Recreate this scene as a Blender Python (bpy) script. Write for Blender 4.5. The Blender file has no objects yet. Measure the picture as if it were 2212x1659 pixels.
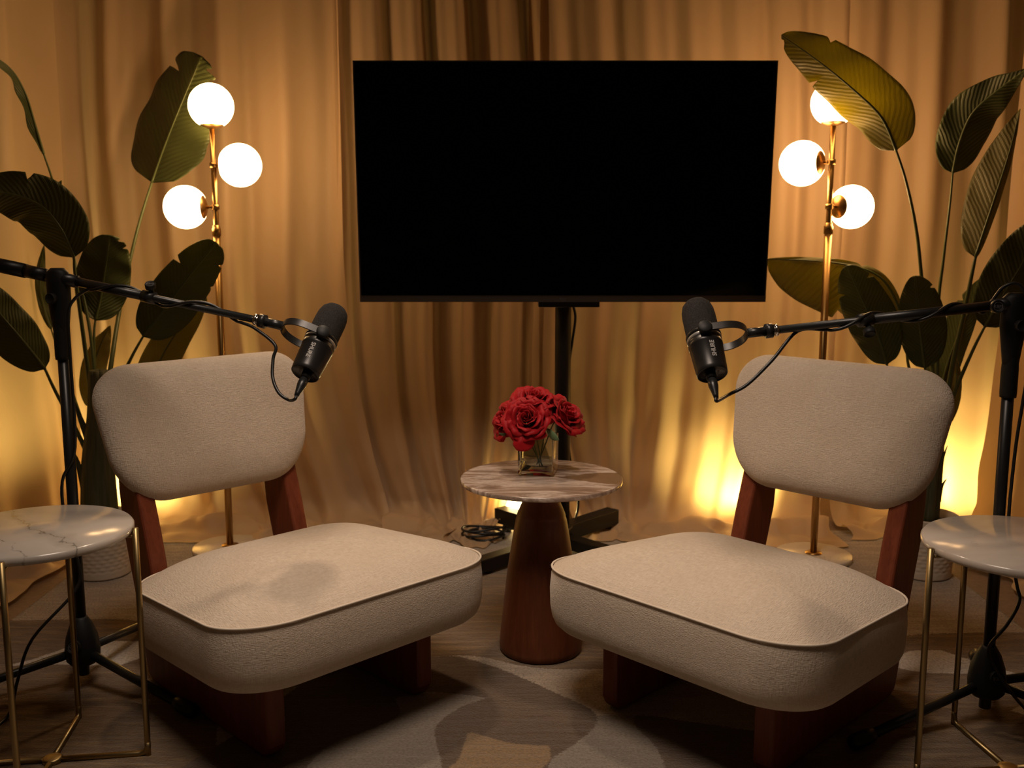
import bpy, math, random
import numpy as np
from mathutils import Vector, Matrix, noise as mn

sc = bpy.context.scene
COL = sc.collection
F_PX, PITCH, HC = 2140.37, 0.1476, 1.08
W_IM, H_IM = 2212, 1659
CP, SP = math.cos(PITCH), math.sin(PITCH)
PI = math.pi

# ------------------------------------------------------------ measuring helpers
def at(px, py, Y):
    """world point at depth Y seen at photograph pixel px, py"""
    u = (px - 1106.0) / F_PX; v = (py - 829.5) / F_PX
    dy = CP - v * SP; dz = -SP - v * CP
    t = Y / dy
    return Vector((u * t, Y, HC + dz * t))
def fl(px, py, z=0.0):
    u = (px - 1106.0) / F_PX; v = (py - 829.5) / F_PX
    dy = CP - v * SP; dz = -SP - v * CP
    t = (z - HC) / dz
    return Vector((u * t, dy * t, z))

# ------------------------------------------------------------ object helpers
def mesh(name, V, F, smooth=True):
    me = bpy.data.meshes.new(name)
    me.from_pydata([tuple(v) for v in V], [], [tuple(f) for f in F])
    me.validate()
    if smooth:
        me.polygons.foreach_set('use_smooth', [True] * len(me.polygons))
    me.update()
    return me
def mk(name, VF, mat, parent=None, loc=(0, 0, 0), smooth=True, off=None, bevel=0, bseg=2, subsurf=0, autosmooth=None):
    V, F = VF
    if off is not None:
        V = [Vector(v) - Vector(off) for v in V]
    me = mesh(name, V, F, smooth)
    o = bpy.data.objects.new(name, me)
    o.location = loc
    if isinstance(mat, (list, tuple)):
        for m in mat: me.materials.append(m)
    elif mat: me.materials.append(mat)
    if parent is not None: o.parent = parent
    COL.objects.link(o)
    if bevel:
        b = o.modifiers.new('bevel', 'BEVEL'); b.width = bevel; b.segments = bseg; b.limit_method = 'ANGLE'; b.angle_limit = math.radians(40)
        b.harden_normals = False
    if subsurf:
        s = o.modifiers.new('subd', 'SUBSURF'); s.levels = subsurf; s.render_levels = subsurf
    return o
def tag(o, label=None, cat=None, group=None, kind=None):
    if label: o['label'] = label
    if cat: o['category'] = cat
    if group: o['group'] = group
    if kind: o['kind'] = kind
    return o
def thing(name, loc, label, cat, group=None, rot=None):
    o = bpy.data.objects.new(name, None); COL.objects.link(o)
    o.empty_display_size = 0.1
    if rot is not None: o.matrix_world = Matrix.Translation(Vector(loc)) @ rot.to_4x4()
    else: o.location = loc
    return tag(o, label, cat, group)
def join(*parts):
    V = []; F = []
    for v, f in parts:
        n = len(V); V += [Vector(a) for a in v]; F += [tuple(i + n for i in q) for q in f]
    return V, F
def box(x0, x1, y0, y1, z0, z1):
    V = [(x, y, z) for z in (z0, z1) for y in (y0, y1) for x in (x0, x1)]
    F = [(0, 2, 3, 1), (4, 5, 7, 6), (0, 1, 5, 4), (1, 3, 7, 5), (3, 2, 6, 7), (2, 0, 4, 6)]
    return [Vector(v) for v in V], F
def beam(a, b, w, h, up=(0, 0, 1)):
    """square bar from a to b"""
    a = Vector(a); b = Vector(b); d = (b - a).normalized()
    s = d.cross(Vector(up)).normalized(); u = s.cross(d)
    V = []
    for p in (a, b):
        for i, j in ((-1, -1), (1, -1), (1, 1), (-1, 1)):
            V.append(p + s * (w / 2 * i) + u * (h / 2 * j))
    F = [(3, 2, 1, 0), (4, 5, 6, 7)] + [(i, (i + 1) % 4, 4 + (i + 1) % 4, 4 + i) for i in range(4)]
    return V, F
def smoothpath(P, n=8):
    P = [Vector(p) for p in P]
    if len(P) < 3: return P
    out = []
    for i in range(len(P) - 1):
        p0 = P[max(i - 1, 0)]; p1 = P[i]; p2 = P[i + 1]; p3 = P[min(i + 2, len(P) - 1)]
        for k in range(n):
            t = k / n
            out.append(0.5 * ((2 * p1) + (p2 - p0) * t + (2 * p0 - 5 * p1 + 4 * p2 - p3) * t * t + (3 * p1 - p0 - 3 * p2 + p3) * t ** 3))
    out.append(P[-1])
    return out
def tube(P, r, seg=12, closed=False, cap=True, sm=0, flat=1.0):
    if sm: P = smoothpath(P, sm)
    P = [Vector(p) for p in P]; n = len(P)
    V = []; F = []
    T = []
    for i in range(n):
        a = P[(i - 1) % n] if closed or i > 0 else P[i]; b = P[(i + 1) % n] if closed or i < n - 1 else P[i]
        T.append((b - a).normalized())
    N = T[0].orthogonal().normalized()
    for i in range(n):
        N = (N - T[i] * N.dot(T[i])).normalized(); B = T[i].cross(N)
        rr = r(i / (n - 1)) if callable(r) else r
        for k in range(seg):
            a = 2 * PI * k / seg
            V.append(P[i] + (N * math.cos(a) + B * math.sin(a) * flat) * rr)
    m = n if closed else n - 1
    for i in range(m):
        for k in range(seg):
            j = (i + 1) % n
            F.append((i * seg + k, i * seg + (k + 1) % seg, j * seg + (k + 1) % seg, j * seg + k))
    if cap and not closed:
        F.append(tuple(range(seg))[::-1]); F.append(tuple(range((n - 1) * seg, n * seg)))
    return V, F
def lathe(prof, seg=48, c=(0, 0, 0), axis=None):
    """prof = [(r, z)...]"""
    V = []; F = []
    c = Vector(c)
    R = Vector((0, 0, 1)).rotation_difference(Vector(axis).normalized()).to_matrix() if axis is not None else Matrix.Identity(3)
    idx = []
    for r, z in prof:
        if r < 1e-6:
            idx.append([len(V)]); V.append(c + R @ Vector((0, 0, z)))
        else:
            idx.append(list(range(len(V), len(V) + seg)))
            for k in range(seg):
                a = 2 * PI * k / seg; V.append(c + R @ Vector((r * math.cos(a), r * math.sin(a), z)))
    for A, B in zip(idx, idx[1:]):
        for k in range(seg):
            a0 = A[k % len(A)]; a1 = A[(k + 1) % len(A)]; b0 = B[k % len(B)]; b1 = B[(k + 1) % len(B)]
            q = []
            for i in (a0, a1, b1, b0):
                if i not in q: q.append(i)
            if len(q) > 2: F.append(tuple(q))
    return V, F
def rrect(w, d, r, m=10):
    pts = []
    for cx, cy, a0 in ((w/2-r, d/2-r, 0), (-w/2+r, d/2-r, 90), (-w/2+r, -d/2+r, 180), (w/2-r, -d/2+r, 270)):
        for k in range(m + 1):
            a = math.radians(a0 + 90 * k / m); pts.append((cx + r * math.cos(a), cy + r * math.sin(a)))
    return pts
def rings(R, cap0=True, cap1=True):
    V = [Vector(p) for ring in R for p in ring]; n = len(R[0]); F = []
    for i in range(len(R) - 1):
        for k in range(n):
            F.append((i * n + k, i * n + (k + 1) % n, (i + 1) * n + (k + 1) % n, (i + 1) * n + k))
    if cap0: F.append(tuple(range(n))[::-1])
    if cap1: F.append(tuple(range((len(R) - 1) * n, len(R) * n)))
    return V, F
def prism(poly, x0, x1):
    """poly in (y,z), extruded along x"""
    n = len(poly)
    V = [Vector((x0, y, z)) for y, z in poly] + [Vector((x1, y, z)) for y, z in poly]
    F = [tuple(range(n)), tuple(range(n, 2 * n))[::-1]] + [(k, n + k, n + (k + 1) % n, (k + 1) % n) for k in range(n)]
    return V, F

# ------------------------------------------------------------ materials
def newmat(name):
    m = bpy.data.materials.new(name); m.use_nodes = True
    nt = m.node_tree; nt.nodes.clear()
    out = nt.nodes.new('ShaderNodeOutputMaterial')
    return m, nt, out
def nd(nt, typ, **kw):
    n = nt.nodes.new(typ)
    for k, v in kw.items():
        if k.startswith('i_'):
            n.inputs[k[2:].replace('_', ' ')].default_value = v
        else: setattr(n, k, v)
    return n
def principled(name, col, rough=0.5, metal=0.0, spec=0.5, sheen=0.0, coat=0.0, trans=0.0, ior=1.45):
    m, nt, out = newmat(name)
    b = nt.nodes.new('ShaderNodeBsdfPrincipled')
    b.inputs['Base Color'].default_value = (*col, 1); b.inputs['Roughness'].default_value = rough
    b.inputs['Metallic'].default_value = metal; b.inputs['Specular IOR Level'].default_value = spec
    b.inputs['Sheen Weight'].default_value = sheen; b.inputs['Coat Weight'].default_value = coat
    b.inputs['Transmission Weight'].default_value = trans; b.inputs['IOR'].default_value = ior
    nt.links.new(b.outputs[0], out.inputs[0])
    return m, nt, b, out
def coords(nt, kind='Object', scale=(1, 1, 1), rot=(0, 0, 0)):
    tc = nt.nodes.new('ShaderNodeTexCoord'); mp = nt.nodes.new('ShaderNodeMapping')
    mp.inputs['Scale'].default_value = scale; mp.inputs['Rotation'].default_value = rot
    nt.links.new(tc.outputs[kind], mp.inputs[0]); return mp.outputs[0]
def noise(nt, vec, scale, detail=3, rough=0.5, dist=0.0):
    n = nt.nodes.new('ShaderNodeTexNoise'); n.inputs['Scale'].default_value = scale; n.inputs['Detail'].default_value = detail
    n.inputs['Roughness'].default_value = rough; n.inputs['Distortion'].default_value = dist
    nt.links.new(vec, n.inputs['Vector']); return n.outputs['Fac']
def ramp(nt, fac, stops):
    r = nt.nodes.new('ShaderNodeValToRGB')
    e = r.color_ramp.elements
    while len(e) < len(stops): e.new(0.5)
    for k, (p, c) in enumerate(stops):
        e[k].position = p; e[k].color = (*c, 1) if len(c) == 3 else c
    nt.links.new(fac, r.inputs[0]); return r.outputs[0]
def math_(nt, op, a, b=None, clamp=False):
    n = nt.nodes.new('ShaderNodeMath'); n.operation = op; n.use_clamp = clamp
    for i, v in enumerate((a, b)):
        if v is None: continue
        if isinstance(v, (int, float)): n.inputs[i].default_value = v
        else: nt.links.new(v, n.inputs[i])
    return n.outputs[0]
def bump(nt, h, b, strength=0.3, dist=0.002):
    n = nt.nodes.new('ShaderNodeBump'); n.inputs['Strength'].default_value = strength; n.inputs['Distance'].default_value = dist
    nt.links.new(h, n.inputs['Height']); nt.links.new(n.outputs[0], b.inputs['Normal']); return n
def mixc(nt, fac, a, b):
    n = nt.nodes.new('ShaderNodeMix'); n.data_type = 'RGBA'
    for s, v in ((0, fac), (6, a), (7, b)):
        if isinstance(v, (int, float)): n.inputs[s].default_value = v
        elif isinstance(v, tuple): n.inputs[s].default_value = (*v, 1)
        else: nt.links.new(v, n.inputs[s])
    return n.outputs[2]

# upholstery : slubby woven chenille
def m_uphol():
    m, nt, b, out = principled('cream_upholstery', (0.74, 0.64, 0.53), 0.85, spec=0.2, sheen=0.35)
    b.inputs['Sheen Roughness'].default_value = 0.4
    v1 = coords(nt, 'Object', (700, 90, 90)); n1 = noise(nt, v1, 1.0, 2)
    v2 = coords(nt, 'Object', (90, 90, 700)); n2 = noise(nt, v2, 1.0, 2)
    v3 = coords(nt, 'Object'); n3 = noise(nt, v3, 14, 3)
    s = math_(nt, 'ADD', n1, n2)
    c = ramp(nt, n3, [(0.3, (0.68, 0.57, 0.46)), (0.7, (0.78, 0.68, 0.57))])
    f = math_(nt, 'MULTIPLY', math_(nt, 'SUBTRACT', s, 0.7), 0.9, True)
    c2 = mixc(nt, f, (0.54, 0.44, 0.345), c)
    nt.links.new(c2, b.inputs['Base Color'])
    bump(nt, s, b, 0.9, 0.0018)
    return m
def m_wood(name, c1, c2, rough=0.38, axis=(2.0, 2.0, 14.0)):
    m, nt, b, out = principled(name, c1, rough, spec=0.4)
    v = coords(nt, 'Object', (26, 26, 2.2)); n = noise(nt, v, 2.0, 4, 0.6, 0.6)
    v2 = coords(nt, 'Object', (150, 150, 8)); n2 = noise(nt, v2, 1.5, 3)
    c = ramp(nt, math_(nt, 'ADD', math_(nt, 'MULTIPLY', n, 0.7), math_(nt, 'MULTIPLY', n2, 0.3)), [(0.3, c2), (0.7, c1)])
    nt.links.new(c, b.inputs['Base Color']); bump(nt, n2, b, 0.08, 0.001)
    return m
def m_marble(name, base, veincol, dark, scale, vw, streak=None):
    m, nt, b, out = principled(name, base, 0.17, spec=0.5)
    v = coords(nt, 'Object', streak or (1, 1, 1), (0, 0, 0.35))
    w = nt.nodes.new('ShaderNodeTexNoise'); w.inputs['Scale'].default_value = scale; w.inputs['Detail'].default_value = 9; w.inputs['Roughness'].default_value = 0.62; w.inputs['Distortion'].default_value = 1.2
    nt.links.new(v, w.inputs['Vector'])
    d = math_(nt, 'ABSOLUTE', math_(nt, 'SUBTRACT', w.outputs['Fac'], 0.5))
    vein = math_(nt, 'SUBTRACT', 1.0, math_(nt, 'DIVIDE', d, vw), True)
    vein = math_(nt, 'POWER', vein, 2.2)
    pres = noise(nt, v, scale * 0.6, 2)
    pres = math_(nt, 'MULTIPLY', math_(nt, 'SUBTRACT', pres, 0.44), 6.0, True)
    cl = noise(nt, v, scale * 1.4, 5)
    bc = ramp(nt, cl, [(0.3, base), (0.75, dark)])
    nt.links.new(mixc(nt, math_(nt, 'MULTIPLY', vein, pres), bc, veincol), b.inputs['Base Color'])
    return m
def m_marble_vein(name, a, b2, base, dark, vein):
    """white marble crossed by one wandering dark vein running from a to b2 (object space)"""
    m, nt, b, out = principled(name, base, 0.17, spec=0.5)
    a = Vector(a); d = (Vector(b2) - a); L = d.length; d.normalize(); n = Vector((-d.y, d.x, 0))
    v = coords(nt, 'Object')
    def dot(vec, off):
        q = nt.nodes.new('ShaderNodeVectorMath'); q.operation = 'DOT_PRODUCT'; nt.links.new(v, q.inputs[0]); q.inputs[1].default_value = vec
        return math_(nt, 'SUBTRACT', q.outputs['Value'], off)
    per = dot(n, a.dot(n)); alo = dot(d, a.dot(d))
    n1 = noise(nt, v, 7, 3); n2 = noise(nt, v, 45, 4, 0.6)
    per = math_(nt, 'ADD', per, math_(nt, 'ADD', math_(nt, 'MULTIPLY', math_(nt, 'SUBTRACT', n1, 0.5), 0.11), math_(nt, 'MULTIPLY', math_(nt, 'SUBTRACT', n2, 0.5), 0.030)))
    ab = math_(nt, 'ABSOLUTE', per)
    thin = math_(nt, 'SUBTRACT', 1.0, math_(nt, 'DIVIDE', ab, 0.0026), True)
    halo = math_(nt, 'MULTIPLY', math_(nt, 'SUBTRACT', 1.0, math_(nt, 'DIVIDE', ab, 0.020), True), 0.28)
    side = math_(nt, 'ABSOLUTE', math_(nt, 'ADD', per, 0.075)); thin2 = math_(nt, 'MULTIPLY', math_(nt, 'SUBTRACT', 1.0, math_(nt, 'DIVIDE', side, 0.0022), True), math_(nt, 'MULTIPLY', math_(nt, 'SUBTRACT', noise(nt, v, 18, 2), 0.48), 8.0, True))
    tot = math_(nt, 'MAXIMUM', math_(nt, 'MAXIMUM', thin, halo), thin2)
    bc = ramp(nt, noise(nt, v, 6, 4), [(0.35, base), (0.75, dark)])
    nt.links.new(mixc(nt, math_(nt, 'MULTIPLY', tot, 0.85), bc, vein), b.inputs['Base Color'])
    return m
def m_travertine():
    m, nt, b, out = principled('striped_brown_marble', (0.5, 0.4, 0.33), 0.16, spec=0.5)
    v = coords(nt, 'Object', (1.6, 7.5, 3), (0, 0, 0.38)); n = noise(nt, v, 2.3, 8, 0.62, 0.9)
    c = ramp(nt, n, [(0.30, (0.15, 0.092, 0.060)), (0.42, (0.27, 0.19, 0.145)), (0.50, (0.52, 0.43, 0.37)), (0.58, (0.23, 0.16, 0.12)), (0.75, (0.42, 0.335, 0.28))])
    v2 = coords(nt, 'Object', (22, 120, 30), (0, 0, 0.38)); n2 = noise(nt, v2, 1.2, 4, 0.6)
    c2 = mixc(nt, math_(nt, 'MULTIPLY', math_(nt, 'SUBTRACT', n2, 0.50), 3.2, True), c, (0.15, 0.09, 0.06))
    # one broad brown band crossing the slab
    sx = nt.nodes.new('ShaderNodeSeparateXYZ'); nt.links.new(coords(nt, 'Object'), sx.inputs[0])
    nb = noise(nt, coords(nt, 'Object'), 14, 4)
    q = math_(nt, 'ADD', math_(nt, 'SUBTRACT', sx.outputs[1], math_(nt, 'MULTIPLY', sx.outputs[0], -0.12)), math_(nt, 'MULTIPLY', math_(nt, 'SUBTRACT', nb, 0.5), 0.06))
    q = math_(nt, 'ABSOLUTE', math_(nt, 'ADD', q, -0.005))
    wd = math_(nt, 'MULTIPLY', math_(nt, 'ADD', sx.outputs[0], -0.02), 0.42, True)
    band = math_(nt, 'MULTIPLY', math_(nt, 'SUBTRACT', wd, q), 160.0, True)
    c3 = mixc(nt, math_(nt, 'MULTIPLY', band, 0.95), c2, (0.15, 0.088, 0.048))
    nt.links.new(c3, b.inputs['Base Color'])
    return m
def m_curtain():
    m, nt, out = newmat('satin_curtain')
    b = nt.nodes.new('ShaderNodeBsdfPrincipled')
    b.inputs['Base Color'].default_value = (0.55, 0.385, 0.235, 1); b.inputs['Roughness'].default_value = 0.50
    b.inputs['Specular IOR Level'].default_value = 0.28; b.inputs['Sheen Weight'].default_value = 0.15
    t = nt.nodes.new('ShaderNodeBsdfTranslucent'); t.inputs[0].default_value = (0.82, 0.60, 0.30, 1)
    mx = nt.nodes.new('ShaderNodeMixShader'); mx.inputs[0].default_value = 0.24
    nt.links.new(b.outputs[0], mx.inputs[1]); nt.links.new(t.outputs[0], mx.inputs[2]); nt.links.new(mx.outputs[0], out.inputs[0])
    v = coords(nt, 'Object', (700, 700, 700)); n = noise(nt, v, 1.0, 2)
    v3 = coords(nt, 'Object', (7, 7, 1.6)); n3 = noise(nt, v3, 1.3, 1)
    bm = bump(nt, n3, b, 0.3, 0.02); nt.links.new(bm.outputs[0], t.inputs['Normal'])
    return m
def m_leaf(name, green, trans, mixf=0.3, rib=0.42):
    m, nt, out = newmat(name)
    b = nt.nodes.new('ShaderNodeBsdfPrincipled'); b.inputs['Roughness'].default_value = 0.42; b.inputs['Specular IOR Level'].default_value = 0.35
    t = nt.nodes.new('ShaderNodeBsdfTranslucent'); t.inputs[0].default_value = (*trans, 1)
    mx = nt.nodes.new('ShaderNodeMixShader'); mx.inputs[0].default_value = mixf
    nt.links.new(b.outputs[0], mx.inputs[1]); nt.links.new(t.outputs[0], mx.inputs[2]); nt.links.new(mx.outputs[0], out.inputs[0])
    uv = nt.nodes.new('ShaderNodeUVMap'); uv.uv_map = 'UVMap'
    sx = nt.nodes.new('ShaderNodeSeparateXYZ'); nt.links.new(uv.outputs[0], sx.inputs[0])
    # u across (0..1, 0.5 midrib) ; v along
    ax = math_(nt, 'ABSOLUTE', math_(nt, 'SUBTRACT', sx.outputs[0], 0.5))
    ph = math_(nt, 'SUBTRACT', math_(nt, 'MULTIPLY', sx.outputs[1], 1.0), math_(nt, 'MULTIPLY', ax, 0.42))
    nz = noise(nt, coords(nt, 'Object'), 22, 2)
    ph = math_(nt, 'ADD', ph, math_(nt, 'MULTIPLY', nz, 0.035))
    rb = math_(nt, 'SINE', math_(nt, 'MULTIPLY', ph, 150.0)); rb2 = math_(nt, 'SINE', math_(nt, 'MULTIPLY', ph, 470.0))
    h = math_(nt, 'ADD', rb, math_(nt, 'MULTIPLY', rb2, 0.35))
    bm = bump(nt, h, b, rib, 0.0018); nt.links.new(bm.outputs[0], t.inputs['Normal'])
    mid = math_(nt, 'MULTIPLY', math_(nt, 'SUBTRACT', 0.028, ax), 60.0, True)
    c = ramp(nt, noise(nt, coords(nt, 'Object'), 9, 3), [(0.3, tuple(x * 0.8 for x in green)), (0.7, tuple(x * 1.2 for x in green))])
    nt.links.new(mixc(nt, mid, c, tuple(min(1, x * 2.2) for x in green)), b.inputs['Base Color'])
    return m
def m_rug():
    m, nt, b, out = principled('patterned_rug', (0.5, 0.4, 0.3), 0.95, spec=0.1, sheen=0.25)
    def attr(n):
        a = nt.nodes.new('ShaderNodeAttribute'); a.attribute_name = n; return a.outputs['Fac']
    nz = noise(nt, coords(nt, 'Object'), 160, 3); w = math_(nt, 'MULTIPLY', math_(nt, 'SUBTRACT', nz, 0.5), 0.016)
    fib = noise(nt, coords(nt, 'Object'), 420, 3)
    def mask(n, k=300.0):
        return math_(nt, 'MULTIPLY', math_(nt, 'ADD', attr(n), w), k, True)
    stripe = math_(nt, 'ADD', noise(nt, coords(nt, 'Object', (7.5, 52, 1)), 1.0, 5, 0.72, 0.5), math_(nt, 'MULTIPLY', noise(nt, coords(nt, 'Object', (2, 14, 1)), 1.0, 2), 0.3))
    cream = mixc(nt, math_(nt, 'MULTIPLY', math_(nt, 'SUBTRACT', stripe, 0.62), 3.5, True), (0.42, 0.34, 0.26), (0.60, 0.50, 0.40))
    gold = mixc(nt, math_(nt, 'MULTIPLY', math_(nt, 'SUBTRACT', stripe, 0.62), 3.5, True), (0.13, 0.070, 0.024), (0.33, 0.205, 0.080))
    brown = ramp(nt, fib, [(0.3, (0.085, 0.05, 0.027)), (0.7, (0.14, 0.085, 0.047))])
    white = ramp(nt, fib, [(0.3, (0.50, 0.45, 0.40)), (0.7, (0.66, 0.60, 0.54))])
    tan = ramp(nt, fib, [(0.3, (0.27, 0.17, 0.08)), (0.7, (0.36, 0.23, 0.115))])
    grey = ramp(nt, fib, [(0.3, (0.22, 0.18, 0.14)), (0.7, (0.34, 0.285, 0.23))])
    c = cream
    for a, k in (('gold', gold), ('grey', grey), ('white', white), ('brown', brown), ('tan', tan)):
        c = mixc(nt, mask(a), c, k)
    c = mixc(nt, math_(nt, 'MULTIPLY', math_(nt, 'ADD', math_(nt, 'SUBTRACT', fib, 0.42), math_(nt, 'SUBTRACT', nz, 0.42)), 1.5, True), c, (0.11, 0.078, 0.05))
    nt.links.new(c, b.inputs['Base Color'])
    h = math_(nt, 'ADD', math_(nt, 'MULTIPLY', stripe, 1.5), math_(nt, 'ADD', math_(nt, 'MULTIPLY', fib, 0.9), math_(nt, 'MULTIPLY', nz, 0.9)))
    bump(nt, h, b, 0.9, 0.006)
    return m

M = {}
M['uphol'] = m_uphol()
M['piping'] = principled('piping_fabric', (0.64, 0.545, 0.44), 0.85, sheen=0.3)[0]
M['wood'] = m_wood('red_brown_wood', (0.21, 0.052, 0.022), (0.12, 0.027, 0.012))
M['cone'] = m_wood('walnut_cone', (0.145, 0.042, 0.015), (0.085, 0.022, 0.0075), 0.42)
M['marble'] = m_marble('pale_marble', (0.54, 0.48, 0.425), (0.33, 0.26, 0.19), (0.44, 0.37, 0.31), 4.0, 0.02, (1, 3, 1))
M['travertine'] = m_travertine()
M['brass'] = principled('brushed_brass', (0.42, 0.25, 0.09), 0.33, 1.0)[0]
M['brassd'] = principled('aged_brass', (0.36, 0.26, 0.12), 0.38, 1.0)[0]
M['black'] = principled('black_metal', (0.012, 0.012, 0.012), 0.34, 0.0, 0.5)[0]
M['blackm'] = principled('black_plastic', (0.010, 0.010, 0.010), 0.55, 0.0, 0.3)[0]
M['rubber'] = principled('black_rubber', (0.012, 0.011, 0.010), 0.38, 0.0, 0.45)[0]
M['micbody'] = principled('mic_body', (0.022, 0.020, 0.019), 0.33, 0.4, 0.5)[0]
M['chrome'] = principled('chrome', (0.75, 0.72, 0.68), 0.18, 1.0)[0]
M['ring'] = principled('mic_ring', (0.30, 0.29, 0.28), 0.35, 0.6)[0]
M['print'] = principled('grey_print', (0.30, 0.28, 0.26), 0.6)[0]
M['printd'] = principled('dim_print', (0.11, 0.10, 0.10), 0.6)[0]
def m_foam():
    m, nt, b, out = principled('foam', (0.020, 0.018, 0.017), 0.95, spec=0.15)
    n = noise(nt, coords(nt, 'Object'), 900, 2); bump(nt, n, b, 0.9, 0.002)
    nt.links.new(ramp(nt, n, [(0.35, (0.009, 0.008, 0.008)), (0.7, (0.05, 0.045, 0.042))]), b.inputs['Base Color']); return m
M['foam'] = m_foam()
M['screen'] = principled('tv_screen', (0.0008, 0.0008, 0.0008), 0.10, spec=0.12)[0]
M['bezel'] = principled('tv_bezel', (0.045, 0.034, 0.028), 0.35, spec=0.45)[0]
M['stand'] = principled('stand_steel', (0.006, 0.005, 0.0045), 0.45, spec=0.4)[0]
M['curtain'] = m_curtain()
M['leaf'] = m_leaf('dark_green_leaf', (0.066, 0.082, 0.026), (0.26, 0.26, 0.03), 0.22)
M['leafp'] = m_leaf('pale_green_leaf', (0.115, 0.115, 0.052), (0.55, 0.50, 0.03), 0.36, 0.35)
M['stem'] = principled('green_stem', (0.075, 0.095, 0.030), 0.45)[0]
def m_trunk():
    m, nt, b, out = principled('sheath_trunk', (0.07, 0.07, 0.03), 0.7)
    n = noise(nt, coords(nt, 'Object', (60, 60, 4)), 1.2, 4)
    nt.links.new(ramp(nt, n, [(0.3, (0.045, 0.055, 0.022)), (0.7, (0.115, 0.105, 0.055))]), b.inputs['Base Color']); bump(nt, n, b, 0.5, 0.004); return m
M['trunk'] = m_trunk()
M['pot'] = principled('woven_white_pot', (0.60, 0.53, 0.44), 0.6)[0]
M['soil'] = principled('dark_soil', (0.02, 0.014, 0.01), 0.95)[0]
def m_petal():
    m, nt, out = newmat('red_petal')
    b = nt.nodes.new('ShaderNodeBsdfPrincipled'); b.inputs['Roughness'].default_value = 0.6; b.inputs['Sheen Weight'].default_value = 0.05; b.inputs['Specular IOR Level'].default_value = 0.25
    b.inputs['Base Color'].default_value = (0.37, 0.003, 0.008, 1)
    t = nt.nodes.new('ShaderNodeBsdfTranslucent'); t.inputs[0].default_value = (0.75, 0.01, 0.015, 1)
    mx = nt.nodes.new('ShaderNodeMixShader'); mx.inputs[0].default_value = 0.25
    nt.links.new(b.outputs[0], mx.inputs[1]); nt.links.new(t.outputs[0], mx.inputs[2]); nt.links.new(mx.outputs[0], out.inputs[0])
    n = noise(nt, coords(nt, 'Object'), 70, 3); bump(nt, n, b, 0.4, 0.003); return m
M['petal'] = m_petal()
M['roseleaf'] = principled('rose_leaf', (0.10, 0.16, 0.07), 0.5)[0]
M['rosestem'] = principled('rose_stem', (0.055, 0.085, 0.03), 0.5)[0]
def m_clear(name, col, blend):
    m, nt, out = newmat(name)
    t = nt.nodes.new('ShaderNodeBsdfTransparent'); t.inputs[0].default_value = (*col, 1)
    g = nt.nodes.new('ShaderNodeBsdfGlossy'); g.inputs[0].default_value = (1, 1, 1, 1); g.inputs['Roughness'].default_value = 0.02
    lw = nt.nodes.new('ShaderNodeLayerWeight'); lw.inputs[0].default_value = blend
    mx = nt.nodes.new('ShaderNodeMixShader'); nt.links.new(lw.outputs['Fresnel'], mx.inputs[0])
    nt.links.new(t.outputs[0], mx.inputs[1]); nt.links.new(g.outputs[0], mx.inputs[2]); nt.links.new(mx.outputs[0], out.inputs[0]); return m
M['glass'] = m_clear('clear_glass', (0.93, 0.95, 0.93), 0.16)
M['water'] = m_clear('clear_water', (0.80, 0.80, 0.77), 0.10)
def m_emit(name, col, s):
    m, nt, out = newmat(name); e = nt.nodes.new('ShaderNodeEmission'); e.inputs[0].default_value = (*col, 1); e.inputs[1].default_value = s
    nt.links.new(e.outputs[0], out.inputs[0]); return m
GLOBE_S = 27.0
M['globe'] = m_emit('lit_opal_globe', (1.0, 0.57, 0.24), GLOBE_S)
M['globe2'] = m_emit('lit_opal_globe_dim', (1.0, 0.62, 0.27), GLOBE_S * 0.62)
M['lens'] = m_emit('uplight_lens', (1.0, 0.70, 0.25), 30.0)
def m_plain(name, c1, c2, sc_, rough):
    m, nt, b, out = principled(name, c1, rough)
    n = noise(nt, coords(nt, 'Object'), sc_, 4)
    nt.links.new(ramp(nt, n, [(0.3, c1), (0.7, c2)]), b.inputs['Base Color']); bump(nt, n, b, 0.2, 0.002); return m
M['wall'] = m_plain('painted_wall', (0.20, 0.17, 0.14), (0.23, 0.20, 0.17), 8, 0.9)
M['floor'] = m_plain('brown_floor', (0.20, 0.13, 0.085), (0.26, 0.17, 0.11), 60, 0.8)
M['ceil'] = m_plain('dark_ceiling', (0.10, 0.09, 0.08), (0.12, 0.10, 0.09), 8, 0.95)
M['rug'] = m_rug()
M['white_stone'] = m_marble('lamp_base_marble', (0.68, 0.62, 0.55), (0.25, 0.2, 0.16), (0.6, 0.54, 0.47), 6, 0.012)

# ------------------------------------------------------------ the room
def struct(name, VF, mat, smooth=False):
    o = mk(name, VF, mat, smooth=smooth); o['kind'] = 'structure'; return o
struct('floor', box(-2.6, 2.6, -1.2, 4.5, -0.05, 0.0), M['floor'])
struct('wall_back', box(-2.6, 2.6, 4.4, 4.5, 0, 3.0), M['wall'])
struct('wall_left', box(-2.6, -2.5, -1.2, 4.4, 0, 3.0), M['wall'])
struct('wall_right', box(2.5, 2.6, -1.2, 4.4, 0, 3.0), M['wall'])
struct('ceiling', box(-2.6, 2.6, -1.2, 4.5, 3.0, 3.05), M['ceil'])

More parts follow.
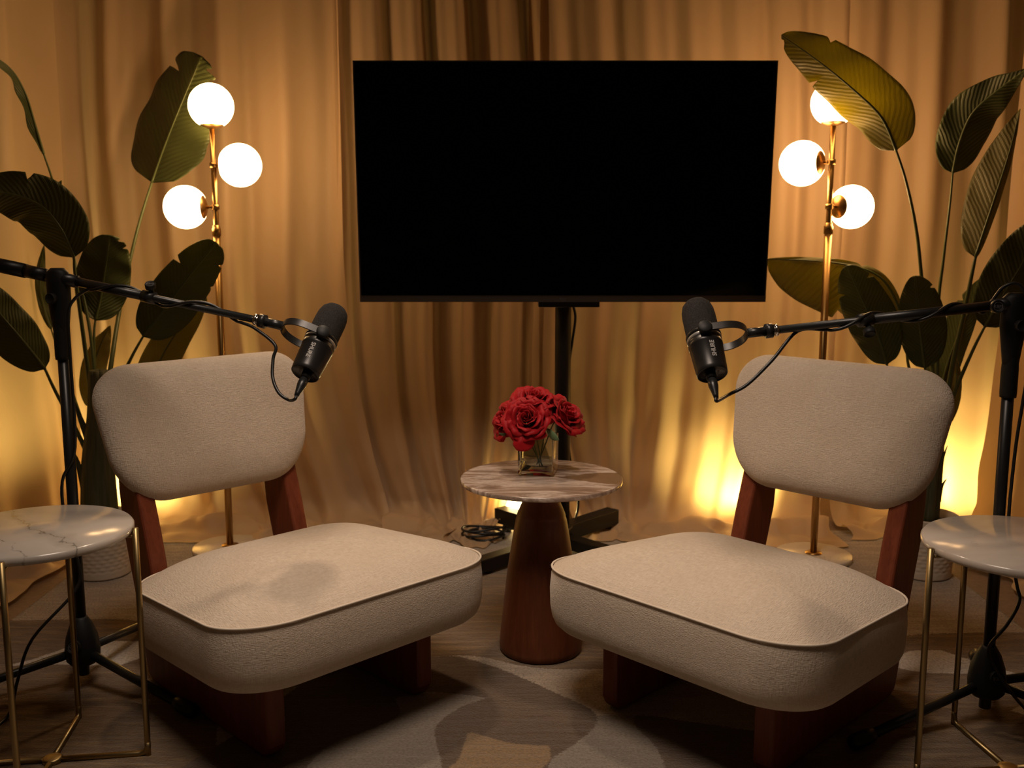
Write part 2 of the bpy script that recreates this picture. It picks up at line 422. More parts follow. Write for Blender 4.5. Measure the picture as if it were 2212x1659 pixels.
# ------------------------------------------------------------ rug
def sdf(poly, P):
    poly = np.array(poly); n = len(poly)
    d2 = np.full(len(P), 1e9); inside = np.zeros(len(P), bool)
    for i in range(n):
        a = poly[i]; b = poly[(i + 1) % n]; e = b - a; w = P - a
        t = np.clip((w @ e) / (e @ e + 1e-12), 0, 1); q = w - t[:, None] * e
        d2 = np.minimum(d2, (q * q).sum(1))
        c = ((a[1] > P[:, 1]) != (b[1] > P[:, 1]))
        xs = (b[0] - a[0]) * (P[:, 1] - a[1]) / ((b[1] - a[1]) if abs(b[1] - a[1]) > 1e-12 else 1e-12) + a[0]
        inside ^= c & (P[:, 0] < xs)
    return np.where(inside, 1, -1) * np.sqrt(d2)
def px_poly(pts, z=0.012, close_smooth=True):
    P = [fl(x, y, z) for x, y in pts]
    if close_smooth:
        Q = [P[-1]] + P + [P[0], P[1]]
        S = smoothpath(Q, 5); S = S[5:-6]
        P = S
    return [(p.x, p.y) for p in P]
RX0, RX1, RY0, RY1 = -1.41, 1.41, 0.75, 3.52
nx, ny = 340, 330
xs = np.linspace(RX0, RX1, nx); ys = np.linspace(RY0, RY1, ny)
GX, GY = np.meshgrid(xs, ys); PP = np.stack([GX.ravel(), GY.ravel()], 1)
SH = {}
def addshape(key, pts, sm=True):
    s = sdf(px_poly(pts, close_smooth=sm), PP)
    SH[key] = np.maximum(SH[key], s) if key in SH else s
addshape('gold', [(560, 1440), (640, 1330), (760, 1290), (900, 1240), (1070, 1218), (1330, 1225), (1400, 1300), (1420, 1400), (1390, 1442), (1290, 1446), (1200, 1446), (1130, 1440), (1040, 1420), (960, 1418), (900, 1430), (700, 1490)])
addshape('gold', [(-200, 1362), (130, 1338), (330, 1345), (420, 1400), (420, 1700), (-300, 1700), (-250, 1500)])
addshape('gold', [(1930, 1390), (1960, 1372), (2212, 1366), (2420, 1380), (2420, 1700), (1500, 1720), (1700, 1600), (1900, 1450)])
addshape('grey', [(470, 1720), (640, 1620), (780, 1540), (860, 1505), (950, 1495), (1060, 1500), (1030, 1530), (1000, 1580), (1000, 1660), (1000, 1760), (700, 1800)])
addshape('grey', [(1100, 1800), (1110, 1690), (1200, 1600), (1270, 1550), (1400, 1550), (1500, 1590), (1650, 1700), (1600, 1800)])
addshape('white', [(5, 1440), (70, 1424), (132, 1403), (165, 1392), (205, 1378), (250, 1384), (302, 1385), (304, 1423), (255, 1439), (200, 1438), (120, 1436)], False)
addshape('white', [(1938, 1418), (1965, 1405), (2032, 1404), (2080, 1420), (2212, 1460), (2280, 1490), (2212, 1461), (2100, 1457), (2000, 1455), (1938, 1444)], False)
addshape('white', [(2180, 1535), (2212, 1520), (2290, 1530), (2290, 1570), (2212, 1545)], False)
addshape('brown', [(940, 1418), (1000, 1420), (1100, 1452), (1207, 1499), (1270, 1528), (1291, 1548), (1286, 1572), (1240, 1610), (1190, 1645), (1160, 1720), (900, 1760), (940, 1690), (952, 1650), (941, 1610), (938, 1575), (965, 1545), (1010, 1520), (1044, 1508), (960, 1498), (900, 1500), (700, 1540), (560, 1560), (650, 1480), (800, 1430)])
addshape('brown', [(330, 1720), (420, 1640), (560, 1560), (700, 1500), (830, 1490), (864, 1530), (862, 1546), (820, 1570), (700, 1620), (560, 1760)])  # left chair's shadow, painted into the rug colour as brown
addshape('brown', [(1380, 1545), (1500, 1560), (1700, 1600), (1760, 1720), (1500, 1760), (1420, 1620), (1372, 1570)])  # brown patch stands in for the shade cast by the right chair
addshape('tan', [(1011, 1580), (1050, 1590), (1098, 1604), (1150, 1609), (1189, 1610), (1192, 1640), (1140, 1700), (1120, 1760), (900, 1760), (930, 1690), (990, 1640), (1003, 1600)], False)
def rz(x, y):
    return 0.0125 + 0.0009 * math.sin(y * 2 * PI / 0.036 + 2.2 * mn.noise(Vector((x * 2.2, y * 2.0, 0)))) * (0.5 + 0.5 * mn.noise(Vector((x * 3, y * 3, 5)))) + 0.0008 * mn.noise(Vector((x * 60, y * 60, 1)))
V = [Vector((x, y, rz(x, y))) for y in ys for x in xs]
F = [(j * nx + i, j * nx + i + 1, (j + 1) * nx + i + 1, (j + 1) * nx + i) for j in range(ny - 1) for i in range(nx - 1)]
n0 = len(V)
edge = [i for i in range(nx)] + [j * nx + nx - 1 for j in range(1, ny)] + [(ny - 1) * nx + i for i in range(nx - 2, -1, -1)] + [j * nx for j in range(ny - 2, 0, -1)]
for e in edge: V.append(Vector((V[e].x, V[e].y, 0.0005)))
ne = len(edge)
for k in range(ne): F.append((edge[k], n0 + k, n0 + (k + 1) % ne, edge[(k + 1) % ne]))
rug = mk('area_rug', (V, F), M['rug'])
for k, s in SH.items():
    a = rug.data.attributes.new(k, 'FLOAT', 'POINT')
    a.data.foreach_set('value', np.concatenate([s, s[np.array(edge)]]).astype(np.float32))
tag(rug, 'large ribbed rug patterned in cream, gold and brown wavy shapes under all the furniture', 'rug')

# ------------------------------------------------------------ curtains
def curtain(name, path, x0s, x1s, seed, lam, amp, label, gather=None, ztop=2.45, hem=0.22, dens=0.009, gx=0.10, slit=(0, 0), puddle=1.0, bend=0.25, sec=0.5):
    """path : function s -> (point, outward normal toward room); s in metres from x0s to x1s"""
    rnd = random.Random(seed)
    ph = [rnd.uniform(0, 6.28) for _ in range(6)]
    n = max(12, int((x1s - x0s) / dens)); rows = []
    zs = list(np.linspace(ztop, 0.9, 34)) + list(np.linspace(0.88, 0.10, 46))
    R = 0.085
    arc = [(R * (1 - math.cos(a)), R * (1 - math.sin(a))) for a in np.linspace(0.1, PI / 2, 9)]
    nh = 12
    V = []; nrow = 0
    L = x1s - x0s
    def fold(s, z, k=0):
        q = s + 0.018 * math.sin(z * 1.7 + ph[0] + s * 2) + (0.03 * mn.noise(Vector((s * 1.3, z * 1.1, seed))))
        w = 0
        w += math.sin(2 * PI * q / lam + ph[1] + 1.6 * mn.noise(Vector((q * 2.1, z * 0.30, seed + 3))))
        w += sec * math.sin(2 * PI * q / (lam * 0.47) + ph[2] + 2.4 * mn.noise(Vector((q * 3.0, z * 0.45, seed + 9))))
        a = 0.45 + 0.9 * abs(mn.noise(Vector((q * 1.7, z * 0.25, seed + 5)))) * 1.6
        w = math.copysign(abs(w) ** 1.05, w)
        return amp * a * w
    allrows = []
    for z in zs: allrows.append((z, 0.0, 0.0))
    for f, z in arc[0:]: allrows.append((z, f, 0.3))
    for k in range(1, nh + 1): allrows.append((0.0, R + k / nh, 1.0))
    for (z, f, kind) in allrows:
        for i in range(n + 1):
            s = x0s + L * i / n
            p, nn = path(s)
            d = fold(s, z)
            g = max(0.0, (1.05 - z) / 1.05) ** 2.0
            tx = Vector((nn.y, -nn.x, 0)) * -1
            if gather is not None:
                shift = (gather - p.x) * bend * g * math.exp(-((p.x - gather) / 1.1) ** 2)
                p = p + Vector((shift, 0, 0))
            sw = (1 + 0.5 * g)
            d *= sw
            hl = hem * (0.72 + 0.75 * abs(mn.noise(Vector((s * 2.3, 0.3, seed + 20))))) * puddle
            if slit[0] and z < 0.5:   # panel edge drawn aside near the floor
                e = max(0, 1 - (s - x0s) / 0.5); p = p + Vector((slit[0] * e * (1 - z / 0.5) ** 1.2, 0, 0))
            if slit[1] and z < 0.5:
                e = max(0, 1 - (x1s - s) / 0.5); p = p + Vector((-slit[1] * e * (1 - z / 0.5) ** 1.2, 0, 0))
            if kind == 1.0:
                k = f - R
                ff = R + k * hl
                wr = abs(mn.noise(Vector((s * 4.6, k * 1.8, seed + 31)))) * 0.085 + abs(mn.noise(Vector((s * 12, k * 2.5, seed + 37)))) * 0.018
                wr += abs(d) * 0.35 * (1 - k)
                zz = 0.016 + wr * (math.sin(PI * min(1, 0.25 + k * 0.78)) + 0.10)
                q = p + nn * (0.05 * g + ff + d * (1 - 0.5 * k)) + tx * 0.03 * mn.noise(Vector((s * 6, k * 3, seed)))
                V.append(Vector((q.x, q.y, zz)))
            elif kind == 0.3:
                bl = max(0, 1 - z / R)
                wr = (abs(mn.noise(Vector((s * 4.6, 0, seed + 31)))) * 0.085 * 0.7 + abs(d) * 0.35) * bl
                q = p + nn * (0.05 * g + f + d)
                V.append(Vector((q.x, q.y, z + 0.016 + wr)))
            else:
                sag = 0.02 * mn.noise(Vector((s * 7, z * 6, seed + 50))) * g
                q = p + nn * (0.05 * g + d + sag)
                V.append(Vector((q.x, q.y, z + (0.016 if z < 1 else 0))))
        nrow += 1
    F = [(r * (n + 1) + i, r * (n + 1) + i + 1, (r + 1) * (n + 1) + i + 1, (r + 1) * (n + 1) + i) for r in range(nrow - 1) for i in range(n)]
    o = mk(name, (V, F), M['curtain'])
    tag(o, label, 'curtain', 'curtain panels')
    return o
CY = 3.70
def backpath(s): return Vector((s, CY, 0)), Vector((0, -1, 0))
def leftpath(s):   # s from 0 (back) to front
    a = Vector((-1.62, 3.80, 0)); 
    t = s / 2.6
    x = -1.63 - 0.44 * t; y = 3.64 - 2.2 * t
    return Vector((x, y, 0)), Vector((0.98, 0.18, 0)).normalized()
def rightpath(s):
    t = s / 2.6
    x = 1.74 + 0.34 * t; y = 3.50 - 2.0 * t
    return Vector((x, y, 0)), Vector((-0.98, 0.18, 0)).normalized()
curtain('curtain_panel', leftpath, 0.0, 2.5, 3, 0.40, 0.026, 'champagne satin curtain panel along the left side, behind the left potted plant', hem=0.19, sec=0.25)
curtain('curtain_panel', backpath, -1.68, -0.62, 7, 0.21, 0.034, 'broad champagne curtain panel hanging behind the left floor lamp', gather=0.12, hem=0.26, sec=0.3, bend=0.36)
curtain('curtain_panel', backpath, -0.64, 0.10, 11, 0.155, 0.028, 'tightly gathered curtain panel behind the left half of the television', gather=0.12, hem=0.26, slit=(0, 0.15), bend=0.36, sec=0.35)
curtain('curtain_panel', backpath, 0.06, 1.24, 16, 0.175, 0.024, 'tightly gathered curtain panel behind the right half of the television', gather=0.12, hem=0.22, slit=(0.16, 0), bend=0.22, sec=0.35)
curtain('curtain_panel', backpath, 1.20, 1.95, 23, 0.24, 0.034, 'champagne curtain panel in the back right corner, behind the right potted plant', hem=0.16, sec=0.3)
curtain('curtain_panel', rightpath, 0.0, 2.3, 29, 0.32, 0.030, 'champagne satin curtain panel along the right side, behind the right microphone stand', hem=0.21, sec=0.3)

# uplights standing behind the curtains
def upspot(name, loc, power, rot, col=(1.0, 0.72, 0.30)):
    L = bpy.data.lights.new(name, 'SPOT'); L.energy = power; L.color = col; L.shadow_soft_size = 0.05
    L.spot_size = math.radians(150); L.spot_blend = 1.0
    lo = bpy.data.objects.new(name, L); COL.objects.link(lo); lo.matrix_world = Matrix.Translation(loc) @ Matrix.Rotation(rot, 4, 'X') @ Matrix.Rotation(PI, 4, 'X')
    return lo
# floor lights wholly hidden behind the curtains
for loc, p in (((-1.45, 3.92), 60), ((-2.05, 3.38), 62), ((0.84, 3.86), 40), ((1.68, 3.95), 62)):
    t_ = 0.0 if loc[0] < -2 else 0.8
    upspot('floor_uplight', (loc[0], loc[1] - 0.10 * math.sin(t_), 0.10 * math.cos(t_)), p, t_)
# the one that peeps through the gap behind the table
ul = thing('uplight', (0.0, 3.79, 0.052), 'small black uplight glowing in the curtain gap behind the round centre table', 'lamp')
ul.rotation_euler = (1.25, 0, 0)
mk('housing', lathe([(0, 0), (0.05, 0), (0.055, 0.004), (0.06, 0.085), (0.055, 0.09), (0.052, 0.075), (0, 0.075)], 24), M['blackm'], ul)
mk('lens', lathe([(0, 0.083), (0.05, 0.08), (0.05, 0.077), (0, 0.077)], 24), M['lens'], ul)
upspot('uplight_bulb', (0.0, 3.79 - 0.10 * math.sin(1.25), 0.052 + 0.10 * math.cos(1.25)), 14, 1.25)

# ------------------------------------------------------------ chairs
def chair(loc, rot, label):
    r = thing('accent_chair', loc, label, 'chair', 'cream armless lounge chairs')
    r.rotation_euler = (0, 0, rot)
    W, D, R = 0.661, 0.570, 0.132
    zb, zp, dome, taper, slope = 0.189, 0.328, 0.071, 0.048, 0.077
    zb -= 0.0125; zp -= 0.0125
    m = 16
    def ring(k, z, inset=0.0):
        w = (W - 2 * inset); d = (D - 2 * inset); rr = min(max(R - inset * 0.6, 0.03), min(w, d) / 2 - 0.001)
        return [Vector((x * k * (1 - taper * y * k / (D / 2)), y * k, z - slope * y * k)) for x, y in rrect(w, d, rr, m)]
    def wob(p): return 0.003 * mn.noise(Vector((p.x * 5, p.y * 5, 2)))
    RR = []
    for k in (0.02, 0.25, 0.5, 0.72, 0.88): RR.append(ring(k, zb, 0.022))
    RR += [ring(1, zb + 0.0005, 0.026), ring(1, zb + 0.003, 0.015), ring(1, zb + 0.011, 0.006), ring(1, zb + 0.026, 0.0), ring(1, zb + 0.05, -0.003), ring(1, zb + 0.09, -0.004), ring(1, zp - 0.016, -0.0015), ring(1, zp - 0.004, 0.001), ring(1, zp, 0.003)]
    for i in range(1, 28):
        t = i / 27
        k = max(math.cos(t * PI / 2), 0.02)
        RR.append(ring(k, zp + dome * (1 - k ** 3.0), 0.003))
    V, F = rings(RR)
    for v in V:
        if v.z + slope * v.y > zb + 0.01: v.z += wob(v)
    mk('seat_cushion', (V, F), M['uphol'], r)
    P = [Vector((p.x, p.y, p.z + wob(p))) for p in ring(1, zp, -0.0005)]
    mk('piping', tube(P, 0.0024, 8, closed=True), M['piping'], r)
    # backrest pillow, gently curved, wider at the top
    bw, bh, bt, by, bz, tp, br, brb, tilt = 0.548, 0.340, 0.108, 0.426, 0.611 - 0.0125, 0.081, 0.101, 0.122, 0.241
    def bring(off, sx, inset):
        out = []
        for cx, cy, a0, q in ((1, 1, 0, br), (-1, 1, 90, br), (-1, -1, 180, brb), (1, -1, 270, brb)):
            for k in range(m + 1):
                a = math.radians(a0 + 90 * k / m)
                out.append(((cx * (bw / 2 - q) + q * math.cos(a)) * sx, (cy * (bh / 2 - q) + q * math.sin(a)) * sx))
        return [(x * (1 + tp * y / (bh / 2)), y, off) for x, y in out]
    prof = [(-0.5, .02, 0), (-0.495, .3, 0), (-0.47, .55, 0), (-0.42, .76, 0), (-0.33, .89, 0), (-0.22, .96, 0), (-0.10, .992, 0), (0.0, 1, 0), (0.12, .992, 0), (0.24, .965, 0), (0.34, .92, 0), (0.42, .85, 0), (0.47, .76, 0), (0.495, .55, 0), (0.5, .3, 0), (0.5, .02, 0)]
    RB = []
    for o, s, ins in prof:
        ring_ = []
        for x, u, w in bring(o * bt, s, 0):
            w2 = w - 0.30 * 0  # thickness axis: -y is front
            cv = 0.03 * x * x
            ly = by + u * math.sin(tilt) + w2 * math.cos(tilt) + cv
            lz = bz + u * math.cos(tilt) - w2 * math.sin(tilt)
            ring_.append(Vector((x, ly, lz)))
        RB.append(ring_)
    mk('backrest_cushion', rings(RB), M['uphol'], r)
    poly = [(-0.160, 0.012), (-0.150, 0.002), (0.355, 0.002), (0.378, 0.012), (0.388, 0.04), (0.428, 0.20), (0.478, 0.36), (0.490, 0.46), (0.490, 0.56), (0.492, 0.62), (0.455, 0.635), (0.420, 0.56), (0.388, 0.47), (0.352, 0.36), (0.335, 0.30), (0.312, 0.20), (0.29, 0.155), (-0.150, 0.188), (-0.170, 0.175), (-0.170, 0.03)]
    for sx in (-1, 1):
        a, b = (0.176, 0.220) if sx > 0 else (-0.220, -0.176)
        mk('side_frame', prism(poly, a, b), M['wood'], r, smooth=False, bevel=0.008, bseg=3)
    mk('crossbar', box(-0.18, 0.18, 0.24, 0.28, 0.09, 0.145), M['wood'], r, smooth=False, bevel=0.004)
    return r
chair((-0.4624, 2.1701, 0.0125), 0.7847, 'cream lounge chair with red-brown wooden frame, on the left, by the veined marble table')
chair((0.4789, 2.0976, 0.0125), -0.7987, 'cream upholstered lounge chair with red-brown wooden frame, on the right of the round centre table')

# ------------------------------------------------------------ centre table
ct = thing('pedestal_table', (0.075, 2.468, 0.0125), 'round stone-topped pedestal table with a tapered wooden cone base between the two chairs', 'table')
prof = [(0, 0.0), (0.102, 0.0), (0.107, 0.006), (0.108, 0.02), (0.104, 0.06), (0.0865, 0.22), (0.070, 0.325), (0.0655, 0.350), (0.0628, 0.357), (0.0625, 0.361), (0.0612, 0.366), (0.0570, 0.377), (0.0505, 0.392), (0.0460, 0.405), (0.0445, 0.42), (0.0445, 0.4465), (0, 0.447)]
mk('base', lathe(prof, 64), M['cone'], ct)
tr = 0.2065
mk('tabletop', lathe([(0, 0.447), (tr - 0.008, 0.447), (tr - 0.001, 0.4490), (tr, 0.4505), (tr, 0.4585), (tr - 0.0015, 0.4603), (tr - 0.006, 0.4605), (0, 0.4605)], 128), M['travertine'], ct, bevel=0)
TZ = 0.0125 + 0.4605

# vase (rests on the table)
vc = at(1163, 1030, 2.50); vx = vc.x; vy = 2.52
va = math.radians(-10)
vase = thing('glass_vase', (vx, vy, TZ), 'clear square glass vase holding red roses on the round table', 'vase')
vase.rotation_euler = (0, 0, va)
h, w, t = 0.098, 0.0465, 0.004
def sq(w_, z, r=0.004): return [Vector((x, y, z)) for x, y in rrect(2 * w_, 2 * w_, min(r, w_ * 0.9), 4)]
RRv = [sq(0.002, 0.001), sq(w - 0.004, 0.001), sq(w, 0.005), sq(w, h - 0.001), sq(w - 0.001, h), sq(w - t + 0.001, h), sq(w - t, h - 0.001), sq(w - t, 0.013), sq(w - t - 0.003, 0.010), sq(0.002, 0.010)]
mk('vase_body', rings(RRv), M['glass'], vase)
mk('water', rings([sq(0.002, 0.0103), sq(w - t - 0.004, 0.0105), sq(w - t - 0.0004, 0.0135), sq(w - t - 0.0004, 0.034), sq(0.002, 0.034)]), M['water'], vase)

def rose(center, axis, R, label, seed, nlay=6, leaf=None, stem_to=None, scale_open=1.0):
    rnd = random.Random(seed)
    axis = Vector(axis).normalized()
    rot = Vector((0, 0, 1)).rotation_difference(axis).to_matrix()
    r = thing('rose', center, label, 'flower', 'red roses in the glass vase')
    parts = []
    LAY = [(3, 0.13, 0.00, 0.90), (3, 0.24, 0.03, 0.98), (4, 0.36, 0.07, 1.00), (4, 0.48, 0.16, 0.96), (5, 0.60, 0.32, 0.86), (5, 0.68, 0.50, 0.70)][:nlay]
    for L, (n, rd, opn, hh) in enumerate(LAY):
        f = L / (len(LAY) - 1)
        rad = R * rd; op = R * opn * scale_open; ht = R * hh; z0 = -R * 0.35
        for k in range(n):
            a0 = 2 * PI * k / n + L * 0.9 + rnd.uniform(-.3, .3); half = PI / n * (1.35 + 0.25 * rnd.random()); sd = rnd.uniform(0, 100); ro = rnd.uniform(-0.05, 0.09) * R * f; hz = rnd.uniform(-0.10, 0.06) * R
            V = []; Fc = []; nu, nv = 14, 10
            for j in range(nv + 1):
                v = j / nv
                for i in range(nu + 1):
                    u = -1 + 2 * i / nu
                    wv = math.sin(min(1, v * 1.1 + 0.16) * PI / 2) ** 0.8 * (1 - 0.18 * max(0, v - 0.8) / 0.2)
                    a = a0 + u * half * wv + 0.10 * f * mn.noise(Vector((v * 2, sd, u)))
                    rr = rad * (0.35 + 0.65 * math.sin(min(1, v * 1.6) * PI / 2)) + (op + ro) * v ** 1.8
                    z = z0 + (ht + hz + R * 0.35) * (v - 0.24 * v * u * u - (0.22 * f) * v ** 5)
                    rr += R * (0.05 + 0.14 * f) * v * mn.noise(Vector((u * 1.9, v * 2, sd))) + R * 0.10 * v * u * abs(u)
                    z += R * (0.06 + 0.12 * f) * v * mn.noise(Vector((u * 3.0, v * 1.4, sd + 7)))
                    if v > 0.8: rr += R * (0.04 + 0.16 * f) * ((v - 0.8) / 0.2) ** 1.5
                    V.append(rot @ Vector((rr * math.cos(a), rr * math.sin(a), z)))
            for j in range(nv):
                for i in range(nu):
                    p = j * (nu + 1) + i; Fc.append((p, p + 1, p + nu + 2, p + nu + 1))
            parts.append((V, Fc))
    bl = mk('bloom', join(*parts), M['petal'], r)
    so = bl.modifiers.new('thick', 'SOLIDIFY'); so.thickness = 0.0006; so.offset = 0
    c = Vector(center)
    base = c - axis * R * 0.35
    if stem_to is not None:
        p1 = base - axis * 0.02
        mk('stem', tube([base, p1, (p1 + Vector(stem_to)) / 2 + Vector((0, 0, -0.004)), Vector(stem_to)], 0.0017, 8, sm=6), M['rosestem'], r, off=c)
    for sp in (leaf or []):
        b, tip, wd = [Vector(q) if not isinstance(q, float) else q for q in sp]
        n = 9; V = []; Fc = []
        d = (tip - b); s = d.cross(Vector((0, 1, 0.4))).normalized()
        for j in range(n + 1):
            t_ = j / n; pt = b + d * t_ + Vector((0, 0, -0.004 * math.sin(t_ * PI)))
            ww = wd * math.sin(PI * min(1, t_ * 0.97 + 0.03)) ** 0.8
            for q in (-1, 0, 1): V.append(pt + s * ww * q + Vector((0, -0.003 * abs(q), 0)) - c)
        for j in range(n):
            for q in range(2): p = j * 3 + q; Fc.append((p, p + 1, p + 4, p + 3))
        lf = mk('leaf', (V, Fc), M['roseleaf'], r); so = lf.modifiers.new('t', 'SOLIDIFY'); so.thickness = 0.0005
    return r
def vp(x, y, z):  # point in the vase frame -> world
    return Vector((vx + x * math.cos(va) - y * math.sin(va), vy + x * math.sin(va) + y * math.cos(va), TZ + z))
rose(at(1140, 908, 2.475), (-0.15, -0.88, 0.46), 0.044, 'red rose facing forward at the front of the bouquet', 1, 7, stem_to=vp(0.004, 0.004, 0.014))
rose(at(1153, 873, 2.52), (0.02, -0.35, 0.93), 0.043, 'red rose opening upward on top of the bouquet', 2, 7, stem_to=vp(0.008, 0.01, 0.016), leaf=[(at(1128, 880, 2.53), at(1111, 862, 2.55), 0.007)])
rose(at(1213, 903, 2.52), (0.62, -0.45, 0.62), 0.046, 'red rose leaning to the right side of the bouquet', 3, 7, stem_to=vp(-0.004, 0.0, 0.02), leaf=[(at(1180, 925, 2.47), at(1208, 950, 2.44), 0.011)])
rose(at(1103, 909, 2.53), (-0.78, -0.35, 0.36), 0.041, 'red rose turned away at the left side of the bouquet', 4, 6, stem_to=vp(0.012, -0.004, 0.018), leaf=[(at(1115, 938, 2.5), at(1077, 935, 2.48), 0.006)])
rose(at(1180, 905, 2.57), (0.1, 0.5, 0.7), 0.040, 'red rose at the back of the bouquet, mostly hidden', 5, 6, stem_to=vp(0.0, 0.012, 0.02))
# drooping outer petals of the front rose
def petal_sheet(c, wdir, ddir, w, l, seed):
    V = []; Fc = []; nu, nv = 10, 10
    nrm = Vector(wdir).cross(Vector(ddir)).normalized()
    for j in range(nv + 1):
        v = j / nv; ww = w * (0.45 + 0.55 * math.sin(min(1, v * 1.3) * PI / 2)) * (1 - 0.35 * max(0, v - 0.75) / 0.25)
        for i in range(nu + 1):
            u = -1 + 2 * i / nu
            V.append(Vector(wdir) * u * ww + Vector(ddir) * l * (v - 0.10 * u * u * v) + nrm * (0.006 * mn.noise(Vector((u * 1.5, v * 2, seed))) + 0.005 * u * u - 0.005 * math.sin(v * PI)))
    for j in range(nv):
        for i in range(nu): p = j * (nu + 1) + i; Fc.append((p, p + 1, p + nu + 2, p + nu + 1))
    return V, Fc
pr = thing('rose', at(1133, 928, 2.452), 'red rose with one large petal drooping over the vase front', 'flower', 'red roses in the glass vase')
mk('bloom', join(petal_sheet(None, (1, 0, 0.05), (-0.05, -0.35, -0.93), 0.028, 0.056, 3), petal_sheet(None, (0.9, 0.2, -0.1), (0.3, 0.25, -0.8), 0.022, 0.045, 8)), M['petal'], pr).modifiers.new('t', 'SOLIDIFY').thickness = 0.0006

# ------------------------------------------------------------ wire-legged marble side tables
def side_table(X, Y, r, z, az, label, mrot, mat):
    o = thing('side_table', (X, Y, 0.0125), label, 'table', 'marble side tables with thin brass legs')
    o.rotation_euler = (0, 0, mrot)
    z = z - 0.0125
    mk('tabletop', lathe([(0, z - 0.018), (r - 0.004, z - 0.018), (r, z - 0.013), (r, z - 0.005), (r - 0.004, z), (0, z)], 128), mat, o)
    for k in range(4):
        a = az + k * PI / 2 - mrot; c, s = math.cos(a), math.sin(a); q = r + 0.006
        P = [(c * q, s * q, z - 0.006), (c * q, s * q, 0.30), (c * q, s * q, 0.022), (c * (q - 0.004), s * (q - 0.004), 0.008), (c * (q - 0.018), s * (q - 0.018), 0.005), (c * 0.02, s * 0.02, 0.005)]
        Q = [Vector(p) for p in P]
        mk('leg', join(tube(Q, 0.0062, 12), tube([Vector((c * q, s * q, z - 0.023)), Vector((c * (q - 0.05), s * (q - 0.05), z - 0.023))], 0.003, 8), tube([Vector((c * q, s * q, 0.0)), Vector((c * q, s * q, 0.03))], 0.0062, 12)), M['brassd'], o)
    mk('hub', lathe([(0, 0), (0.02, 0), (0.02, 0.009), (0.016, 0.011), (0, 0.011)], 20), M['brassd'], o)
    return o
side_table(-0.9445, 1.9007, 0.183, 0.507, math.radians(8), 'round white marble side table with dark veins and thin brass legs, at the left edge', 0.0, m_marble_vein('veined_marble', fl(20, 1104, .507) - Vector((-0.9445, 1.9007, 0)), fl(175, 1185, .507) - Vector((-0.9445, 1.9007, 0)), (0.50, 0.455, 0.41), (0.42, 0.37, 0.32), (0.10, 0.085, 0.06)))
side_table(1.002, 1.8657, 0.19, 0.492, math.radians(7), 'round pale marble side table with plain top and thin brass legs, at the right edge', 0.3, M['marble'])

# ------------------------------------------------------------ television on its stand
TVY = 3.22
pb = Vector((0.172, 3.33, 0)); 
tvb_l = at(780, 650, TVY - 0.02); tvb_r = at(1651, 651, TVY - 0.02)
tvt_l = at(764, 131, TVY - 0.065); tvt_r = at(1676, 133.5, TVY - 0.065)
TVW = ((tvb_r.x - tvb_l.x) + (tvt_r.x - tvt_l.x)) / 2; TVX = (tvb_l.x + tvb_r.x + tvt_l.x + tvt_r.x) / 4
zb_, zt_ = (tvb_l.z + tvb_r.z) / 2, (tvt_l.z + tvt_r.z) / 2
tilt = math.atan2(0.045, zt_ - zb_); TVH = math.hypot(0.045, zt_ - zb_)
tvs = thing('tv_stand', (pb.x, pb.y, 0.0125), 'black steel floor stand with pole and crossed feet carrying the television', 'stand')
tv = thing('television', (TVX, TVY - 0.02, zb_), 'large switched-off flat television on a black stand in front of the curtain', 'television')
tv.rotation_euler = (tilt, 0, 0)
mk('screen', box(-TVW/2 + 0.004, TVW/2 - 0.004, -0.0215, -0.010, 0.022, TVH - 0.004), M['screen'], tv, smooth=False)
fr = join(box(-TVW/2, TVW/2, -0.023, 0.012, 0.0, 0.0205), box(-TVW/2, -TVW/2 + 0.004, -0.022, 0.012, 0.0205, TVH - 0.004), box(TVW/2 - 0.004, TVW/2, -0.022, 0.012, 0.0205, TVH - 0.004), box(-TVW/2, TVW/2, -0.022, 0.012, TVH - 0.004, TVH))
mk('frame', fr, M['bezel'], tv, smooth=False)
mk('back_panel', join(box(-TVW/2 + 0.004, TVW/2 - 0.004, -0.0098, 0.012, 0.0207, TVH - 0.004), box(-0.45, 0.45, 0.012, 0.045, 0.05, TVH * 0.55)), M['blackm'], tv, smooth=False)
mk('bezel_glint', box(-TVW/2 + 0.002, TVW/2 - 0.002, -0.0245, -0.023, 0.0185, 0.0200), principled('bezel_highlight', (0.10, 0.075, 0.06), 0.3, 0.6)[0], tv, smooth=False)  # painted highlight line along the lower bezel, a lighter thin strip
def text_mesh(s, size, extr=0.0004, align='CENTER', bold=0.0):
    c = bpy.data.curves.new('tmp', 'FONT'); c.body = s; c.size = size; c.extrude = extr; c.align_x = align; c.align_y = 'CENTER'; c.offset = bold
    c.resolution_u = 3
    o = bpy.data.objects.new('tmp', c); COL.objects.link(o)
    bpy.context.view_layer.update()
    dg = bpy.context.evaluated_depsgraph_get()
    me = bpy.data.meshes.new_from_object(o.evaluated_get(dg))
    V = [v.co.copy() for v in me.vertices]; F = [tuple(p.vertices) for p in me.polygons]
    bpy.data.objects.remove(o); bpy.data.curves.remove(c); bpy.data.meshes.remove(me)
    return V, F
lx = (at(1216, 643, TVY - 0.04).x) - TVX
V, F = text_mesh('fire tv', 0.0085)
V = [Vector((lx + v.x, -0.0236 - v.z, 0.0108 + v.y)) for v in V]
arcV, arcF = tube([Vector((lx - 0.007 + 0.014 * k / 8, -0.0236, 0.0050 - 0.0018 * math.sin(PI * k / 8))) for k in range(9)], 0.0005, 6)
mk('logo', join((V, F), (arcV, arcF)), M['printd'], tv, smooth=False)
